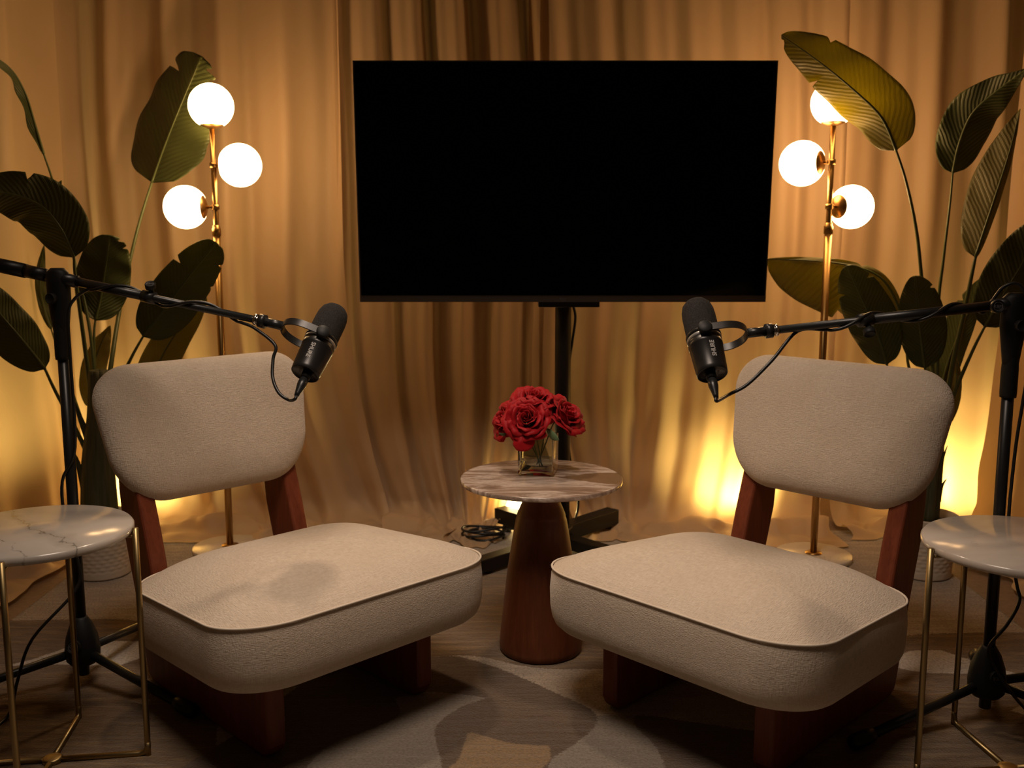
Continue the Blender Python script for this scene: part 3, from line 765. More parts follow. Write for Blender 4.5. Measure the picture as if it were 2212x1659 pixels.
# stand
O = Vector((pb.x, pb.y, 0.0125))
ptop = at(1208, 640, pb.y).z
zsc = 1.45
mk('pole', join(lathe([(0, 0.03), (0.027, 0.03), (0.027, zsc), (0, zsc)], 32)), M['stand'], tvs)
pz = at(1215, 657, 3.28).z - 0.0125
mk('mount_bracket', box(-0.085, 0.115, -0.085, -0.015, pz - 0.008, pz + 0.012), M['stand'], tvs, smooth=False, bevel=0.002)
mk('mount_plate', box(-0.05, 0.05, -0.055, -0.024, 1.10, 1.40), M['stand'], tvs, smooth=False, bevel=0.002)
feet = [fl(1030, 1222, 0.045), fl(1350, 1206, 0.045), Vector((-0.045, 3.54, 0.07)), Vector((0.370, 3.52, 0.07))]
for i, p in enumerate(feet):
    c = Vector((pb.x, pb.y - 0.02, p.z)); c2 = c
    nm_ = mk('foot', beam(c2, p, 0.048 if i < 2 else 0.055, 0.042 if i < 2 else 0.055), M['stand'], tvs, off=O, smooth=False, bevel=0.003)
    q = c2.lerp(p, 0.88)
    lowz = p.z - 0.0125 - (0.021 if i < 2 else 0.027)
    mk('caster', lathe([(0, -0.0125 + 0.0125), (0.016, 0), (0.018, 0.006), (0.014, lowz), (0, lowz)], 16, c=(q.x - O.x, q.y - O.y, 0)), M['rubber'], tvs)
tag(mk('power_cable', tube([at(1236, 655, 3.34), at(1243, 685, 3.34), at(1236, 740, 3.345), at(1229, 790, 3.35), at(1227, 860, 3.35), at(1228, 960, 3.36), at(1240, 1040, 3.38), at(1249, 1078, 3.40), at(1246, 1110, 3.42), fl(1233, 1140, 0.09), fl(1210, 1150, 0.12)], 0.0045, 8, sm=6), M['rubber']), 'thin black power cable dropping from the television beside the stand pole', 'cable')
coil = []
for k in range(60):
    a = k * 0.42; rr_ = 0.055 + 0.004 * math.sin(k * 1.3)
    b = fl(1045, 1163, 0.02)
    coil.append(Vector((b.x + 1.25 * rr_ * math.cos(a) + 0.012 * math.sin(k * .2), b.y + 0.75 * rr_ * math.sin(a), 0.0205 + 0.0007 * k + 0.003 * math.sin(k))))
coil += [Vector((coil[-1].x + 0.05, coil[-1].y + 0.06, 0.04)), Vector((0.02, 3.46, 0.022)), Vector((0.11, 3.44, 0.022))]
tag(mk('coiled_cable', tube(coil, 0.0042, 8, sm=2), M['rubber']), 'coil of black cable lying on the rug behind the left chair seat', 'cable')

# ------------------------------------------------------------ globe lamps
def lamp(base, Yc, globes, collar_y, label, pxtop):
    """globes: list (px, py, r_m, side, dy)"""
    r = thing('globe_floor_lamp', (base.x, base.y, 0.0125), label, 'lamp', 'brass floor lamps with three glowing globes')
    O = Vector((base.x, base.y, 0.0125))
    mk('base', lathe([(0, 0), (0.122, 0), (0.125, 0.003), (0.125, 0.015), (0.122, 0.018), (0, 0.018)], 64), M['white_stone'], r)
    zt = at(globes[0][0], pxtop, Yc).z - O.z
    zc = at(460, collar_y, Yc).z - O.z
    mk('flange', lathe([(0, 0.018), (0.028, 0.018), (0.028, 0.021), (0.012, 0.024), (0, 0.024)], 32), M['brass'], r)
    mk('pole', lathe([(0, 0.02), (0.0118, 0.02), (0.0118, zc - 0.012), (0.0118, zc - 0.012), (0.009, zc), (0.009, zt), (0, zt)], 24), M['brass'], r)
    mk('collar', lathe([(0.0118, zc - 0.022), (0.0145, zc - 0.022), (0.0145, zc + 0.002), (0.012, zc + 0.004), (0.0115, zc + 0.012), (0.009, zc + 0.013)], 24), M['brass'], r)
    for i, (px, py, rad, side, dy, mt) in enumerate(globes):
        c = at(px, py, Yc + dy) - O
        if i == 0:
            d = Vector((0, 0, -1)); c = Vector((0, 0, c.z))
        else:
            a = Vector((0, 0, c.z)); d = (a - c).normalized()
        # opal globe with a flat opening where the cup sits
        prof = []
        n = 24; a0 = math.asin(0.56)
        for k in range(n + 1):
            t_ = a0 + (PI - a0) * k / n
            prof.append((rad * math.sin(t_), -rad * math.cos(t_)))
        prof[-1] = (0, rad)
        prof = [(0, prof[0][1])] + prof
        g = mk('globe', lathe(prof, 48, c=c, axis=-d), mt, r)
        cup = c + d * rad * 0.83
        cup_o = mk('globe_cup', lathe([(0, 0.012), (0.012, 0.012), (0.030, 0.005), (0.041, -0.002), (0.041, -0.005), (0.028, -0.001), (0, -0.001)], 32, c=cup, axis=d), M['brass'], r)
        if i > 0:
            mk('arm', join(tube([cup + d * 0.008, Vector((0, 0, c.z))], 0.0052, 10), lathe([(0, -0.008), (0.013, -0.008), (0.013, 0.008), (0, 0.008)], 16, c=(0, 0, c.z))), M['brass'], r)
    return r
bl_ = fl(497, 1178, 0.03); br_ = fl(1757, 1195, 0.03)
lamp(bl_, bl_.y, [(454, 229, 0.0715, 0, 0, M['globe']), (518, 357, 0.0700, 1, 0.0, M['globe2']), (401, 447.5, 0.0705, -1, 0, M['globe2'])], 495, 'brass floor lamp with three lit globes beside the left potted plant', 268)
lamp(br_, br_.y, [(1788, 222, 0.0715, 0, 0, M['globe']), (1733, 353, 0.0725, -1, 0.06, M['globe']), (1839, 447, 0.0700, 1, 0.045, M['globe'])], 490, 'brass floor lamp with three lit globes right of the television, top globe behind a leaf', 262)

# ------------------------------------------------------------ plants
def leaf_mesh(mid, wl, wr, tilt=0.0, fold=0.25, notches=(), tipround=0.5, basew=0.35, curl=0.0, asym=1.0, nseg=64, nac=9, peak=0.38):
    """mid : list of world points base->tip ; wl / wr half widths (m) left / right of travel direction seen from the camera"""
    P = smoothpath(mid, 16)
    L = [0]
    for a, b in zip(P, P[1:]): L.append(L[-1] + (b - a).length)
    tot = L[-1]
    def pt(t):
        s = t * tot
        for i in range(len(L) - 1):
            if s <= L[i + 1] or i == len(L) - 2:
                u = (s - L[i]) / max(1e-9, L[i + 1] - L[i]); return P[i].lerp(P[i + 1], min(1, max(0, u)))
    cam = Vector((0, 0, HC)); V = []; UV = []
    def shape(t):
        a = math.sin(PI / 2 * min(1, t / peak)) ** basew if t < peak else max(0.0, math.cos(PI / 2 * (t - peak) / (1 - peak))) ** tipround
        return max(a, 0.012)
    for j in range(nseg + 1):
        t = j / nseg; p = pt(t); tg = (pt(min(1, t + 0.01)) - pt(max(0, t - 0.01))).normalized()
        vd = (p - cam).normalized(); s = vd.cross(tg).normalized()   # right-hand side as seen from the camera
        nrm = tg.cross(s).normalized()                                # away from the viewer
        R = Matrix.Rotation(tilt, 3, tg); s = R @ s; nrm = R @ nrm
        w0 = shape(t)
        for i in range(-nac, nac + 1):
            q = i / nac; sd = 1 if q > 0 else -1; W = (wr if q > 0 else wl) * w0
            k = 1.0
            for (tn, side, dep, wd) in notches:
                if side == sd:
                    # the notch runs outward and a little toward the tip
                    dt = abs(t - tn) / wd
                    if dt < 1: k = min(k, 1 - dep * (1 - dt))
            a = abs(q) * W * k
            sweep = 0.16 * a * (1 if t < 0.9 else (1 - t) / 0.1)
            pos = p + s * (sd * a * math.cos(fold)) + nrm * (a * math.sin(fold) + curl * a * a / 0.08) + tg * sweep
            pos += nrm * 0.004 * math.sin(t * 23 + q * 3) * abs(q)
            V.append(pos); UV.append((0.5 + 0.5 * q * k * w0, t))
    n = 2 * nac + 1; F = [(j * n + i, j * n + i + 1, (j + 1) * n + i + 1, (j + 1) * n + i) for j in range(nseg) for i in range(n - 1)]
    return V, F, UV
def add_leaf(parent, O, pts, wl, wr, mat, stem=None, sr=0.006, **kw):
    mid = [at(*p) for p in pts]
    V, F, UV = leaf_mesh(mid, wl, wr, **kw)
    o = mk('leaf', (V, F), mat, parent, off=O)
    uv = o.data.uv_layers.new(name='UVMap')
    li = np.zeros(len(o.data.loops), np.int32); o.data.loops.foreach_get('vertex_index', li)
    uv.data.foreach_set('uv', np.array(UV, np.float32)[li].ravel())
    so = o.modifiers.new('thick', 'SOLIDIFY'); so.thickness = 0.0012; so.offset = 0
    # raised midrib
    rib = smoothpath(mid, 6)
    mk('midrib', tube(rib, lambda t: 0.0042 * (1 - t) + 0.0008, 8), M['stem'], o)
    for v in o.children: 
        v.data.transform(Matrix.Translation(-O))
    if stem:
        sp = [at(*p) for p in stem]
        mk('stem', tube([mid[0]] + sp, lambda t, a=sr: a * (0.62 + 0.75 * t), 10, sm=8), M['stem'], parent, off=O)
    return o
def pot(parent, r0, r1, h):
    # basket-weave relief
    V = []; nz_, na = 60, 160
    R = []
    for j in range(nz_ + 1):
        t = j / nz_; z = 0.004 + (h - 0.004) * t; r = r0 + (r1 - r0) * t; ring_ = []
        for k in range(na):
            a = 2 * PI * k / na
            row = int(t * 15); d = 0.0022 * abs(math.sin(t * 15 * PI)) * (0.55 + 0.45 * math.sin(a * 20 + (row % 2) * PI)) if 0.10 < t < 0.93 else 0.0012
            ring_.append(Vector(((r + d) * math.cos(a), (r + d) * math.sin(a), z)))
        R.append(ring_)
    R.insert(0, [Vector((p.x * 0.92, p.y * 0.92, 0)) for p in R[0]])
    def c(rr, z): return [Vector((rr * math.cos(2 * PI * k / na), rr * math.sin(2 * PI * k / na), z)) for k in range(na)]
    R += [c(r1 - 0.002, h + 0.002), c(r1 - 0.007, h), c(r1 - 0.010, h - 0.03)]
    mk('pot', rings(R, True, False), M['pot'], parent)
    mk('soil', lathe([(0, h - 0.022), (r1 - 0.0085, h - 0.026), (r1 - 0.0085, h - 0.03), (0, h - 0.03)], 40), M['soil'], parent)
def trunk(parent, O, pts, rad):
    """sheath bundle: several overlapping tapered petiole bases"""
    rnd = random.Random(4)
    parts = []
    P = [p if isinstance(p, Vector) else at(*p) for p in pts]
    for k in range(9):
        a = 2 * PI * k / 9; o = Vector((math.cos(a), math.sin(a), 0)) * rad * 0.55
        Q = [p + o * (1 - 0.45 * i / len(P)) for i, p in enumerate(P)]
        parts.append(tube(Q, lambda t, b=rad: b * (0.62 - 0.44 * t), 10, sm=4))
    mk('trunk', join(*parts), M['trunk'], parent, off=O)

# left plant
LA = -0.95
pl = fl(218, 1243, 0.0125); O = Vector((pl.x, pl.y + 0.02, 0.0125))
lp = thing('potted_plant', O, 'tall broad-leafed plant in a woven white pot behind the left chair', 'plant', 'tall potted plants in woven white pots')
pot(lp, 0.083, 0.097, 0.195)
Y = O.y
trunk(lp, O, [(O + Vector((0, 0, 0.17))), (212, 1000, Y), (216, 900, Y), (212, 800, Y)], 0.052)
lf, lfp = M['leaf'], M['leafp']
add_leaf(lp, O, [(328, 394, 3.42), (358, 310, 3.44), (396, 215, 3.44), (436, 122, 3.42)], 0.225, 0.185, lf, [(296, 500, 3.38), (262, 650, 3.28), (238, 800, Y + .05), (220, 940, Y)], 0.0065, tilt=LA, fold=0.12, notches=[(0.77, -1, 0.45, 0.03), (0.93, 1, 0.6, 0.03), (0.86, 1, 0.35, 0.02)], tipround=0.42, peak=0.30, basew=0.27)
add_leaf(lp, O, [(160, 556, 3.05), (130, 492, 3.02), (85, 442, 2.98), (10, 417, 2.92), (-55, 425, 2.86)], 0.098, 0.088, lf, [(163, 600, 3.06), (182, 740, 3.08), (203, 900, Y)], 0.006, tilt=-0.25, fold=0.30, notches=[(0.62, 1, 0.35, 0.02)], tipround=0.65, peak=0.35)
add_leaf(lp, O, [(206, 692, 3.18), (218, 640, 3.2), (229, 570, 3.2), (237, 508, 3.18)], 0.085, 0.085, lf, [(203, 730, 3.16), (206, 820, 3.12), (212, 930, Y)], 0.005, tilt=0.1, fold=0.2, notches=[(0.93, 1, 0.5, 0.02), (0.83, 1, 0.3, 0.02)], tipround=0.42, peak=0.4)
add_leaf(lp, O, [(309, 727, 3.16), (350, 675, 3.18), (405, 600, 3.2), (468, 524, 3.2)], 0.078, 0.092, lf, [(285, 770, 3.14), (258, 830, 3.12), (232, 930, Y)], 0.0055, tilt=0.15, fold=0.15, notches=[(0.66, -1, 0.45, 0.018), (0.83, 1, 0.22, 0.016), (0.62, 1, 0.12, 0.014)], tipround=0.38, peak=0.32)
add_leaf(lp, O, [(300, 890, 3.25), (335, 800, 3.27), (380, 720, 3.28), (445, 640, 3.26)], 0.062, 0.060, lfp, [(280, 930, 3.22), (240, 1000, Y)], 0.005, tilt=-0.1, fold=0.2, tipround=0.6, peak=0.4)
add_leaf(lp, O, [(97, 797, 3.0), (50, 737, 2.96), (-5, 672, 2.92), (-70, 590, 2.86)], 0.080, 0.068, lf, [(122, 850, 3.02), (160, 920, 3.05), (190, 985, Y), (205, 1040, Y)], 0.0065, tilt=0.2, fold=0.25, tipround=0.6, peak=0.38)
add_leaf(lp, O, [(94, 332, 3.3), (76, 270, 3.3), (52, 195, 3.28), (14, 140, 3.2), (-60, 100, 3.1)], 0.024, 0.008, lf, [(108, 372, 3.3), (126, 430, 3.28), (160, 560, 3.22), (195, 720, 3.15), (212, 930, Y)], 0.0045, tilt=1.2, fold=0.9, tipround=0.7, peak=0.4)
add_leaf(lp, O, [(112, 430, 3.34), (122, 410, 3.34), (133, 390, 3.34)], 0.014, 0.012, lf, None, tipround=0.8)
add_leaf(lp, O, [(195, 880, 3.3), (198, 810, 3.32), (215, 750, 3.32), (238, 704, 3.3)], 0.038, 0.050, lfp, [(205, 960, Y)], 0.005, tilt=0.2, fold=0.3, tipround=0.8, peak=0.35)
add_leaf(lp, O, [(110, 710, 3.42), (94, 660, 3.43), (86, 600, 3.43), (95, 530, 3.42)], 0.018, 0.022, lf, [(140, 800, 3.3), (195, 960, Y)], 0.004, fold=0.4, tipround=0.7)
for a, b, c in (((160, 866), (172, 900), (192, 950)), ((153, 966), (168, 1000), (182, 1050)), ((156, 985), (172, 1010), (186, 1060))):
    mk('sheath', tube([at(*a, Y - .03), at(*b, Y - .02), at(*c, Y)], lambda t: 0.0015 + 0.012 * t, 8, sm=5, flat=0.4), M['trunk'], lp, off=O)

# right plant
pr_ = fl(1990, 1243, 0.0125); O = Vector((pr_.x + 0.012, pr_.y + 0.02, 0.0125))
rp = thing('potted_plant', O, 'tall broad-leafed plant in a woven white pot behind the right chair', 'plant', 'tall potted plants in woven white pots')
pot(rp, 0.083, 0.097, 0.195)
Y = O.y
trunk(rp, O, [(O + Vector((-0.01, 0, 0.17))), (2008, 1010, Y), (2018, 930, Y), (2024, 840, Y)], 0.042)
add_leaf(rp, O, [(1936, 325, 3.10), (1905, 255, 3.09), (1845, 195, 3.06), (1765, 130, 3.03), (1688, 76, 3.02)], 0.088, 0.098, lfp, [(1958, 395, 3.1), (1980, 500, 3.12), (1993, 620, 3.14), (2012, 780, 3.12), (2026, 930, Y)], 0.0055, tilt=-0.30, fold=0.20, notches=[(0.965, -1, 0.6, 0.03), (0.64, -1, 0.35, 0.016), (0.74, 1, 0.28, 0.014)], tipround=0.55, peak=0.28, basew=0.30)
add_leaf(rp, O, [(2058, 374, 3.12), (2072, 310, 3.1), (2100, 245, 3.06), (2155, 195, 3.0), (2225, 145, 2.92)], 0.072, 0.085, lf, [(2052, 440, 3.12), (2038, 560, 3.13), (2026, 680, 3.13), (2026, 930, Y)], 0.0045, tilt=0.25, fold=0.25, tipround=1.1, peak=0.33, basew=0.35)
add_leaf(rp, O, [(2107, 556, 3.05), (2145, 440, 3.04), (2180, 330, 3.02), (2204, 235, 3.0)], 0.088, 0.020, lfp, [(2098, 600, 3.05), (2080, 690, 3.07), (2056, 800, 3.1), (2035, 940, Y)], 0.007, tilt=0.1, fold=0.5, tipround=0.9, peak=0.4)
add_leaf(rp, O, [(2127, 706, 3.0), (2160, 650, 2.97), (2205, 575, 2.93), (2270, 470, 2.88)], 0.085, 0.08, lf, [(2100, 760, 3.02), (2062, 850, 3.05), (2030, 960, Y)], 0.0055, tilt=0.1, fold=0.15, tipround=0.5, peak=0.4)
add_leaf(rp, O, [(1958, 740, 3.2), (1940, 660, 3.2), (1900, 598, 3.2), (1830, 572, 3.21), (1740, 562, 3.23), (1656, 560, 3.25)], 0.19, 0.016, lfp, [(1965, 800, 3.18), (2005, 900, Y)], 0.005, tilt=0.1, fold=0.35, notches=[(0.5, 1, 0.6, 0.02)], tipround=0.5, peak=0.36)
add_leaf(rp, O, [(1916, 787, 3.12), (1895, 720, 3.12), (1862, 645, 3.1), (1830, 574, 3.08)], 0.078, 0.078, lf, [(1925, 830, 3.12), (1990, 930, Y)], 0.005, tilt=-0.1, fold=0.2, notches=[(0.72, -1, 0.35, 0.02), (0.80, 1, 0.35, 0.02)], tipround=0.5, peak=0.38)
add_leaf(rp, O, [(1998, 795, 3.10), (1990, 730, 3.1), (1982, 660, 3.08), (1976, 596, 3.06)], 0.062, 0.082, lf, [(2002, 840, 3.1), (2018, 930, Y)], 0.0055, tilt=0.1, fold=0.2, notches=[(0.82, 1, 0.3, 0.02)], tipround=0.5, peak=0.36)
add_leaf(rp, O, [(2022, 890, 3.28), (2045, 790, 3.3), (2080, 700, 3.3), (2125, 600, 3.28)], 0.066, 0.045, lf, [(2022, 960, Y + .03)], 0.005, tilt=0.1, fold=0.3, notches=[(0.8, -1, 0.4, 0.02), (0.68, -1, 0.4, 0.02)], tipround=0.6, peak=0.4)
add_leaf(rp, O, [(2035, 930, 3.2), (2055, 880, 3.2), (2066, 820, 3.2), (2066, 770, 3.2)], 0.02, 0.022, lfp, None, fold=0.3, tipround=0.8)
for a, b, c in (((2047, 962), (2036, 995), (2026, 1060)), ((2045, 1034), (2034, 1052), (2026, 1085))):
    mk('sheath', tube([at(*a, Y - .03), at(*b, Y - .03), at(*c, Y)], lambda t: 0.0015 + 0.013 * t, 8, sm=5, flat=0.4), M['trunk'], rp, off=O)

# ------------------------------------------------------------ microphone stands, booms, mics
def knob(c, axis, r, parent, O, txt=True):
    c = Vector(c) - O
    k = mk('knob', lathe([(0, -0.010), (r * 0.5, -0.010), (r * 0.5, -0.002), (r, 0), (r, 0.010), (r * 0.9, 0.012), (r * 0.85, 0.0105), (0, 0.0105)], 28, c=c, axis=axis), M['blackm'], parent)
    if txt:
        R = Vector((0, 0, 1)).rotation_difference(Vector(axis).normalized()).to_matrix()
        # keep letters upright
        up = Vector((0, 0, 1)); ax = Vector(axis).normalized(); rt = up.cross(ax).normalized() if abs(ax.z) < 0.9 else Vector((1, 0, 0)); up2 = ax.cross(rt)
        V, F = text_mesh('K&M', r * 0.62, 0.0002)
        V = [c + rt * v.x + up2 * v.y + ax * (0.0108 + v.z) for v in V]
        ring_ = tube([c + ax * 0.0108 + (rt * math.cos(a) + up2 * math.sin(a)) * r * 0.66 for a in np.linspace(0, 2 * PI, 24, endpoint=False)], 0.0004, 5, closed=True)
        mk('emblem', join((V, F), ring_), M['printd'], k, smooth=False)
    return k
def micstand(X, Yb, legs, pivot, tip, back, label, side, clutch_t, slz, hubz=0.115, knob_t=None, rot=0):
    """pivot, tip, back: world points of the boom"""
    O = Vector((X, Yb, 0.0125))
    r = thing('microphone_stand', O, label, 'stand', 'black microphone boom stands')
    hz = hubz
    hub = [(0, hz - 0.055), (0.030, hz - 0.055), (0.038, hz - 0.045), (0.040, hz - 0.02), (0.036, hz + 0.010), (0.026, hz + 0.040), (0.017, hz + 0.055), (0.014, hz + 0.06), (0, hz + 0.06)]
    mk('hub', lathe(hub, 32), M['blackm'], r)
    knob(O + Vector((0.0 if side < 0 else 0.0, -0.040, hz + 0.0)), (0, -0.93, 0.35), 0.0165, r, O)
    for i, (lx_, ly_) in enumerate(legs):
        e = Vector((lx_, ly_, 0.0)); a = e.normalized() * 0.03 + Vector((0, 0, hz - 0.03)); b = Vector((lx_, ly_, 0.018))
        lg = mk('leg', tube([a, b], 0.0105, 14), M['black'], r)
        d = (b - a).normalized()
        mk('rubber_foot', lathe([(0, -0.045), (0.013, -0.045), (0.0165, -0.03), (0.0175, 0.006), (0.014, 0.014), (0, 0.016)], 20, c=b - d * 0.0, axis=d), M['rubber'], lg)
    pz = pivot.z - O.z
    mk('pole', join(lathe([(0, 0.03), (0.0125, 0.03), (0.0125, 0.86), (0, 0.86)], 20), ), M['black'], r)
    mk('pole_sleeve', lathe([(0.0125, slz), (0.0165, slz), (0.0172, slz + 0.01), (0.0172, slz + 0.06), (0.0150, slz + 0.10), (0.0150, slz + 0.115), (0.0158, slz + 0.117), (0.0158, slz + 0.125), (0.0150, slz + 0.127), (0.0150, pz - 0.05), (0, pz - 0.05)], 24), M['blackm'], r)
    # swivel block, broad at the top
    pv = pivot - O
    bd = (tip - pivot).normalized(); 
    px_ = Vector((pv.x, pv.y, 0))
    up = Vector((0, 0, 1)); hdir = Vector((bd.x, bd.y, 0)).normalized()
    R_ = []
    for z, w_, t_ in ((pz - 0.135, 0.015, 0.015), (pz - 0.10, 0.020, 0.016), (pz - 0.05, 0.027, 0.018), (pz - 0.01, 0.027, 0.019), (pz + 0.012, 0.024, 0.019), (pz + 0.022, 0.014, 0.014)):
        sdir = hdir.cross(up)
        R_.append([Vector((0, 0, z)) + hdir * (w_ * math.cos(a) * 1.05) + sdir * (t_ * math.sin(a)) for a in np.linspace(0, 2 * PI, 24, endpoint=False)])
    mk('swivel', rings(R_), M['blackm'], r)
    sdir = hdir.cross(up); face = -sdir if sdir.y > 0 else sdir
    knob(pivot + face * 0.022 - up * 0.045, face, 0.012, r, O, txt=False)
    # boom
    tp = tip - O; bk = back - O
    ctp = pv.lerp(tp, clutch_t)
    mk('boom', join(tube([bk, tp], 0.0082, 14)), M['black'], r)
    mk('boom_sleeve', join(tube([pv.lerp(bk, 0.0), ctp], 0.0108, 14), tube([pv - bd * 0.022, pv + bd * 0.05], 0.0145, 16), tube([ctp - bd * 0.03, ctp], 0.0138, 16)), M['black'], r)
    mk('grip', join(tube([bk, bk.lerp(pv, 0.62)], 0.0165, 18), tube([bk.lerp(pv, 0.60), bk.lerp(pv, 0.86)], 0.0150, 18)), M['rubber'], r)
    return r, O, bd
def microphone(c, u, w, v, label, tipdir, text_up):
    """c centre, u axis toward foam, w pivot axis toward the viewer, v toward the stand"""
    u = Vector(u).normalized(); w = Vector(w); w = (w - u * w.dot(u)).normalized(); 
    tv_ = Vector(v)
    v_ = u.cross(w).normalized()
    if v_.dot(tv_) < 0: v_ = -v_
    # local axes: z = u, y = -w (toward the viewer is -y)
    rot = Matrix((-(v_ if (v_.cross(-w)).dot(u) > 0 else -v_), -w, u)).transposed()
    X = rot.col[0].copy(); 
    if rot.determinant() < 0: rot.col[0] = -rot.col[0]
    r = thing('microphone', c, label, 'microphone', 'black broadcast microphones', rot=rot)
    inv = rot.transposed()
    vl = inv @ v_                      # stand side in local frame (+-x)
    sx = 1 if vl.x > 0 else -1
    mk('foam_windscreen', lathe([(0.0335, 0.004), (0.0345, 0.010), (0.0345, 0.052), (0.0335, 0.066), (0.0300, 0.079), (0.0235, 0.0875), (0.0125, 0.0925), (0, 0.094)], 48), M['foam'], r)
    mk('silver_ring', lathe([(0.034, -0.012), (0.0356, -0.011), (0.0356, -0.005), (0.034, -0.004)], 48), M['ring'], r)
    mk('ring_band', lathe([(0.0335, -0.003), (0.0362, -0.003), (0.0365, 0.002), (0.0350, 0.006), (0.033, 0.006)], 48), M['micbody'], r)
    mk('body', lathe([(0.034, -0.004), (0.0345, -0.012), (0.0348, -0.018), (0.0353, -0.0185), (0.0353, -0.026), (0.0345, -0.027), (0.0318, -0.084), (0.0310, -0.0915), (0.0295, -0.093), (0.0285, -0.092), (0.0282, -0.088), (0, -0.088)], 64), M['micbody'], r)
    # yoke
    pts = []
    for t_ in np.linspace(-PI / 2, PI / 2, 45):
        pts.append((0.034 + 0.054 * max(0.0, math.cos(t_)) ** 0.85, 0.0415 * math.sin(t_)))
    pts = [(-0.004, -0.0405), (0.012, -0.0412)] + pts + [(0.012, 0.0412), (-0.004, 0.0405)]
    Vb = []; Fb = []
    for i, (a, b) in enumerate(pts):
        p0 = pts[max(i - 1, 0)]; p1 = pts[min(i + 1, len(pts) - 1)]
        tx, ty = p1[0] - p0[0], p1[1] - p0[1]; l_ = math.hypot(tx, ty); nx_, ny_ = -ty / l_, tx / l_
        for (hz_, th) in ((-0.008, -0.0016), (0.008, -0.0016), (0.008, 0.0016), (-0.008, 0.0016)):
            Vb.append(Vector((sx * (a + nx_ * th), b + ny_ * th, hz_ - 0.004)))
    for i in range(len(pts) - 1):
        for k in range(4): Fb.append((i * 4 + k, i * 4 + (k + 1) % 4, (i + 1) * 4 + (k + 1) % 4, (i + 1) * 4 + k))
    Fb += [(0, 1, 2, 3), tuple(range(len(Vb) - 4, len(Vb)))]
    yk = mk('yoke', (Vb, Fb), M['micbody'], r, smooth=True)
    yk.data.set_sharp_from_angle(angle=math.radians(35))
    for s in (-1, 1):
        mk('yoke_knob', lathe([(0, 0), (0.0135, 0), (0.0145, 0.003), (0.0145, 0.010), (0.0125, 0.0125), (0, 0.0125)], 24, c=(0, s * 0.036, -0.004), axis=(0, s, 0)), M['blackm'], r)
    vdir = Vector((sx, 0, 0))
    # direction of boom in local frame
    bl = (inv @ Vector(tipdir)).normalized()
    e0 = Vector((sx * 0.087, 0, -0.004))
    mk('swivel_mount', join(tube([e0, e0 + bl * 0.040], 0.0100, 20), tube([e0 + bl * 0.040, e0 + bl * 0.054], 0.0150, 24)), M['black'], r)
    mk('thread_adapter', join(tube([e0 + bl * 0.054, e0 + bl * 0.059], 0.010, 16), tube([e0 + bl * 0.059, e0 + bl * 0.065], 0.0125, 16)), M['chrome'], r)
    tip_l = e0 + bl * 0.062
    # lettering wrapped round the barrel
    V, F = text_mesh('SHURE', 0.0125, 0.0, bold=0.0004)
    aa = -PI / 2 + (sx * -0.0)
    VV = []
    for q in V:
        # q.x runs along the barrel, q.y across it
        along = q.x * (1 if text_up else -1); across = q.y * (1 if text_up else -1) * -1
        z = -0.050 + along; rad = 0.0345 + (0.0318 - 0.0345) * (-0.027 - z) / 0.063 + 0.0003
        a = aa + across / 0.033 + TXTA * sx
        VV.append(Vector((rad * math.cos(a), rad * math.sin(a), z)))
    lg = mk('lettering', (VV, F), M['print'], r, smooth=False)
    V, F = text_mesh('MV7+', 0.0075, 0.0, bold=0.0002)
    mk('model_mark', ([Vector((-q.y + 0.012 * sx, -q.x * -1 + 0.004, -0.0985 + 0.0102)) for q in V], F), M['printd'], r, smooth=False)
    mk('tail_socket', lathe([(0, -0.104), (0.0105, -0.104), (0.0105, -0.0878), (0, -0.0878)], 20, c=(-sx * 0.004, -0.004, 0)), M['blackm'], r)
    return r, rot, Vector(c), Vector(c) + rot @ tip_l
TXTA = 0.25
def connector(c, rot, sx_off):
    ax = rot @ Vector((0, 0, -1)); p = c + rot @ Vector((sx_off, -0.004, -0.100))
    return p, ax

# left set
piv = at(125, 600, 2.25); 
cl = at(694, 735, 2.14)
u = Vector((0.26, 0.62, 0.68)); w = Vector((0.30, -0.646, 0.62))
vdir = (piv - cl).normalized()
micL, rotL, cL, tipL = microphone(cl, u, w, vdir, 'black studio microphone with foam windscreen hanging over the left chair', vdir, False)
vdir2 = (piv - tipL).normalized()
backL = piv + vdir2 * 0.22
stL, OL, bdL = micstand(piv.x, piv.y, [(0.305, -0.16), (-0.32, -0.15), (0.03, 0.36), (-0.17, 0.37)], piv, tipL, backL, 'black microphone boom stand behind the veined marble side table on the left', -1, 0.50, 0.79)
knob(piv.lerp(tipL, 0.485) + Vector((0, -0.004, 0.022)), (0.05, -0.5, 0.85), 0.0115, stL, OL)
# right set
pivR = at(2192, 655, 2.08)
cr = at(1520, 729, 2.03)
u = Vector((-0.085, 0.66, 0.74)); w = Vector((-0.12, -0.68, 0.725))
vdir = (pivR - cr).normalized()
micR, rotR, cR, tipR = microphone(cr, u, w, vdir, 'black studio microphone with foam windscreen hanging over the right chair', vdir, True)
vdir2 = (pivR - tipR).normalized()
backR = pivR + vdir2 * 0.22
stR, OR_, bdR = micstand(pivR.x, pivR.y, [(-0.33, -0.13), (0.30, -0.14), (0.12, 0.30), (0.36, 0.22)], pivR, tipR, backR, 'black microphone boom stand behind the pale marble side table on the right', 1, 0.66, 0.73)
knob(pivR.lerp(tipR, 0.10) + Vector((0, -0.022, 0)), (-0.1, -1, 0.1), 0.0135, stR, OR_)
knob(pivR.lerp(tipR, 0.62) + Vector((0, -0.010, -0.020)), (0.0, -0.6, -0.8), 0.0125, stR, OR_, txt=False)

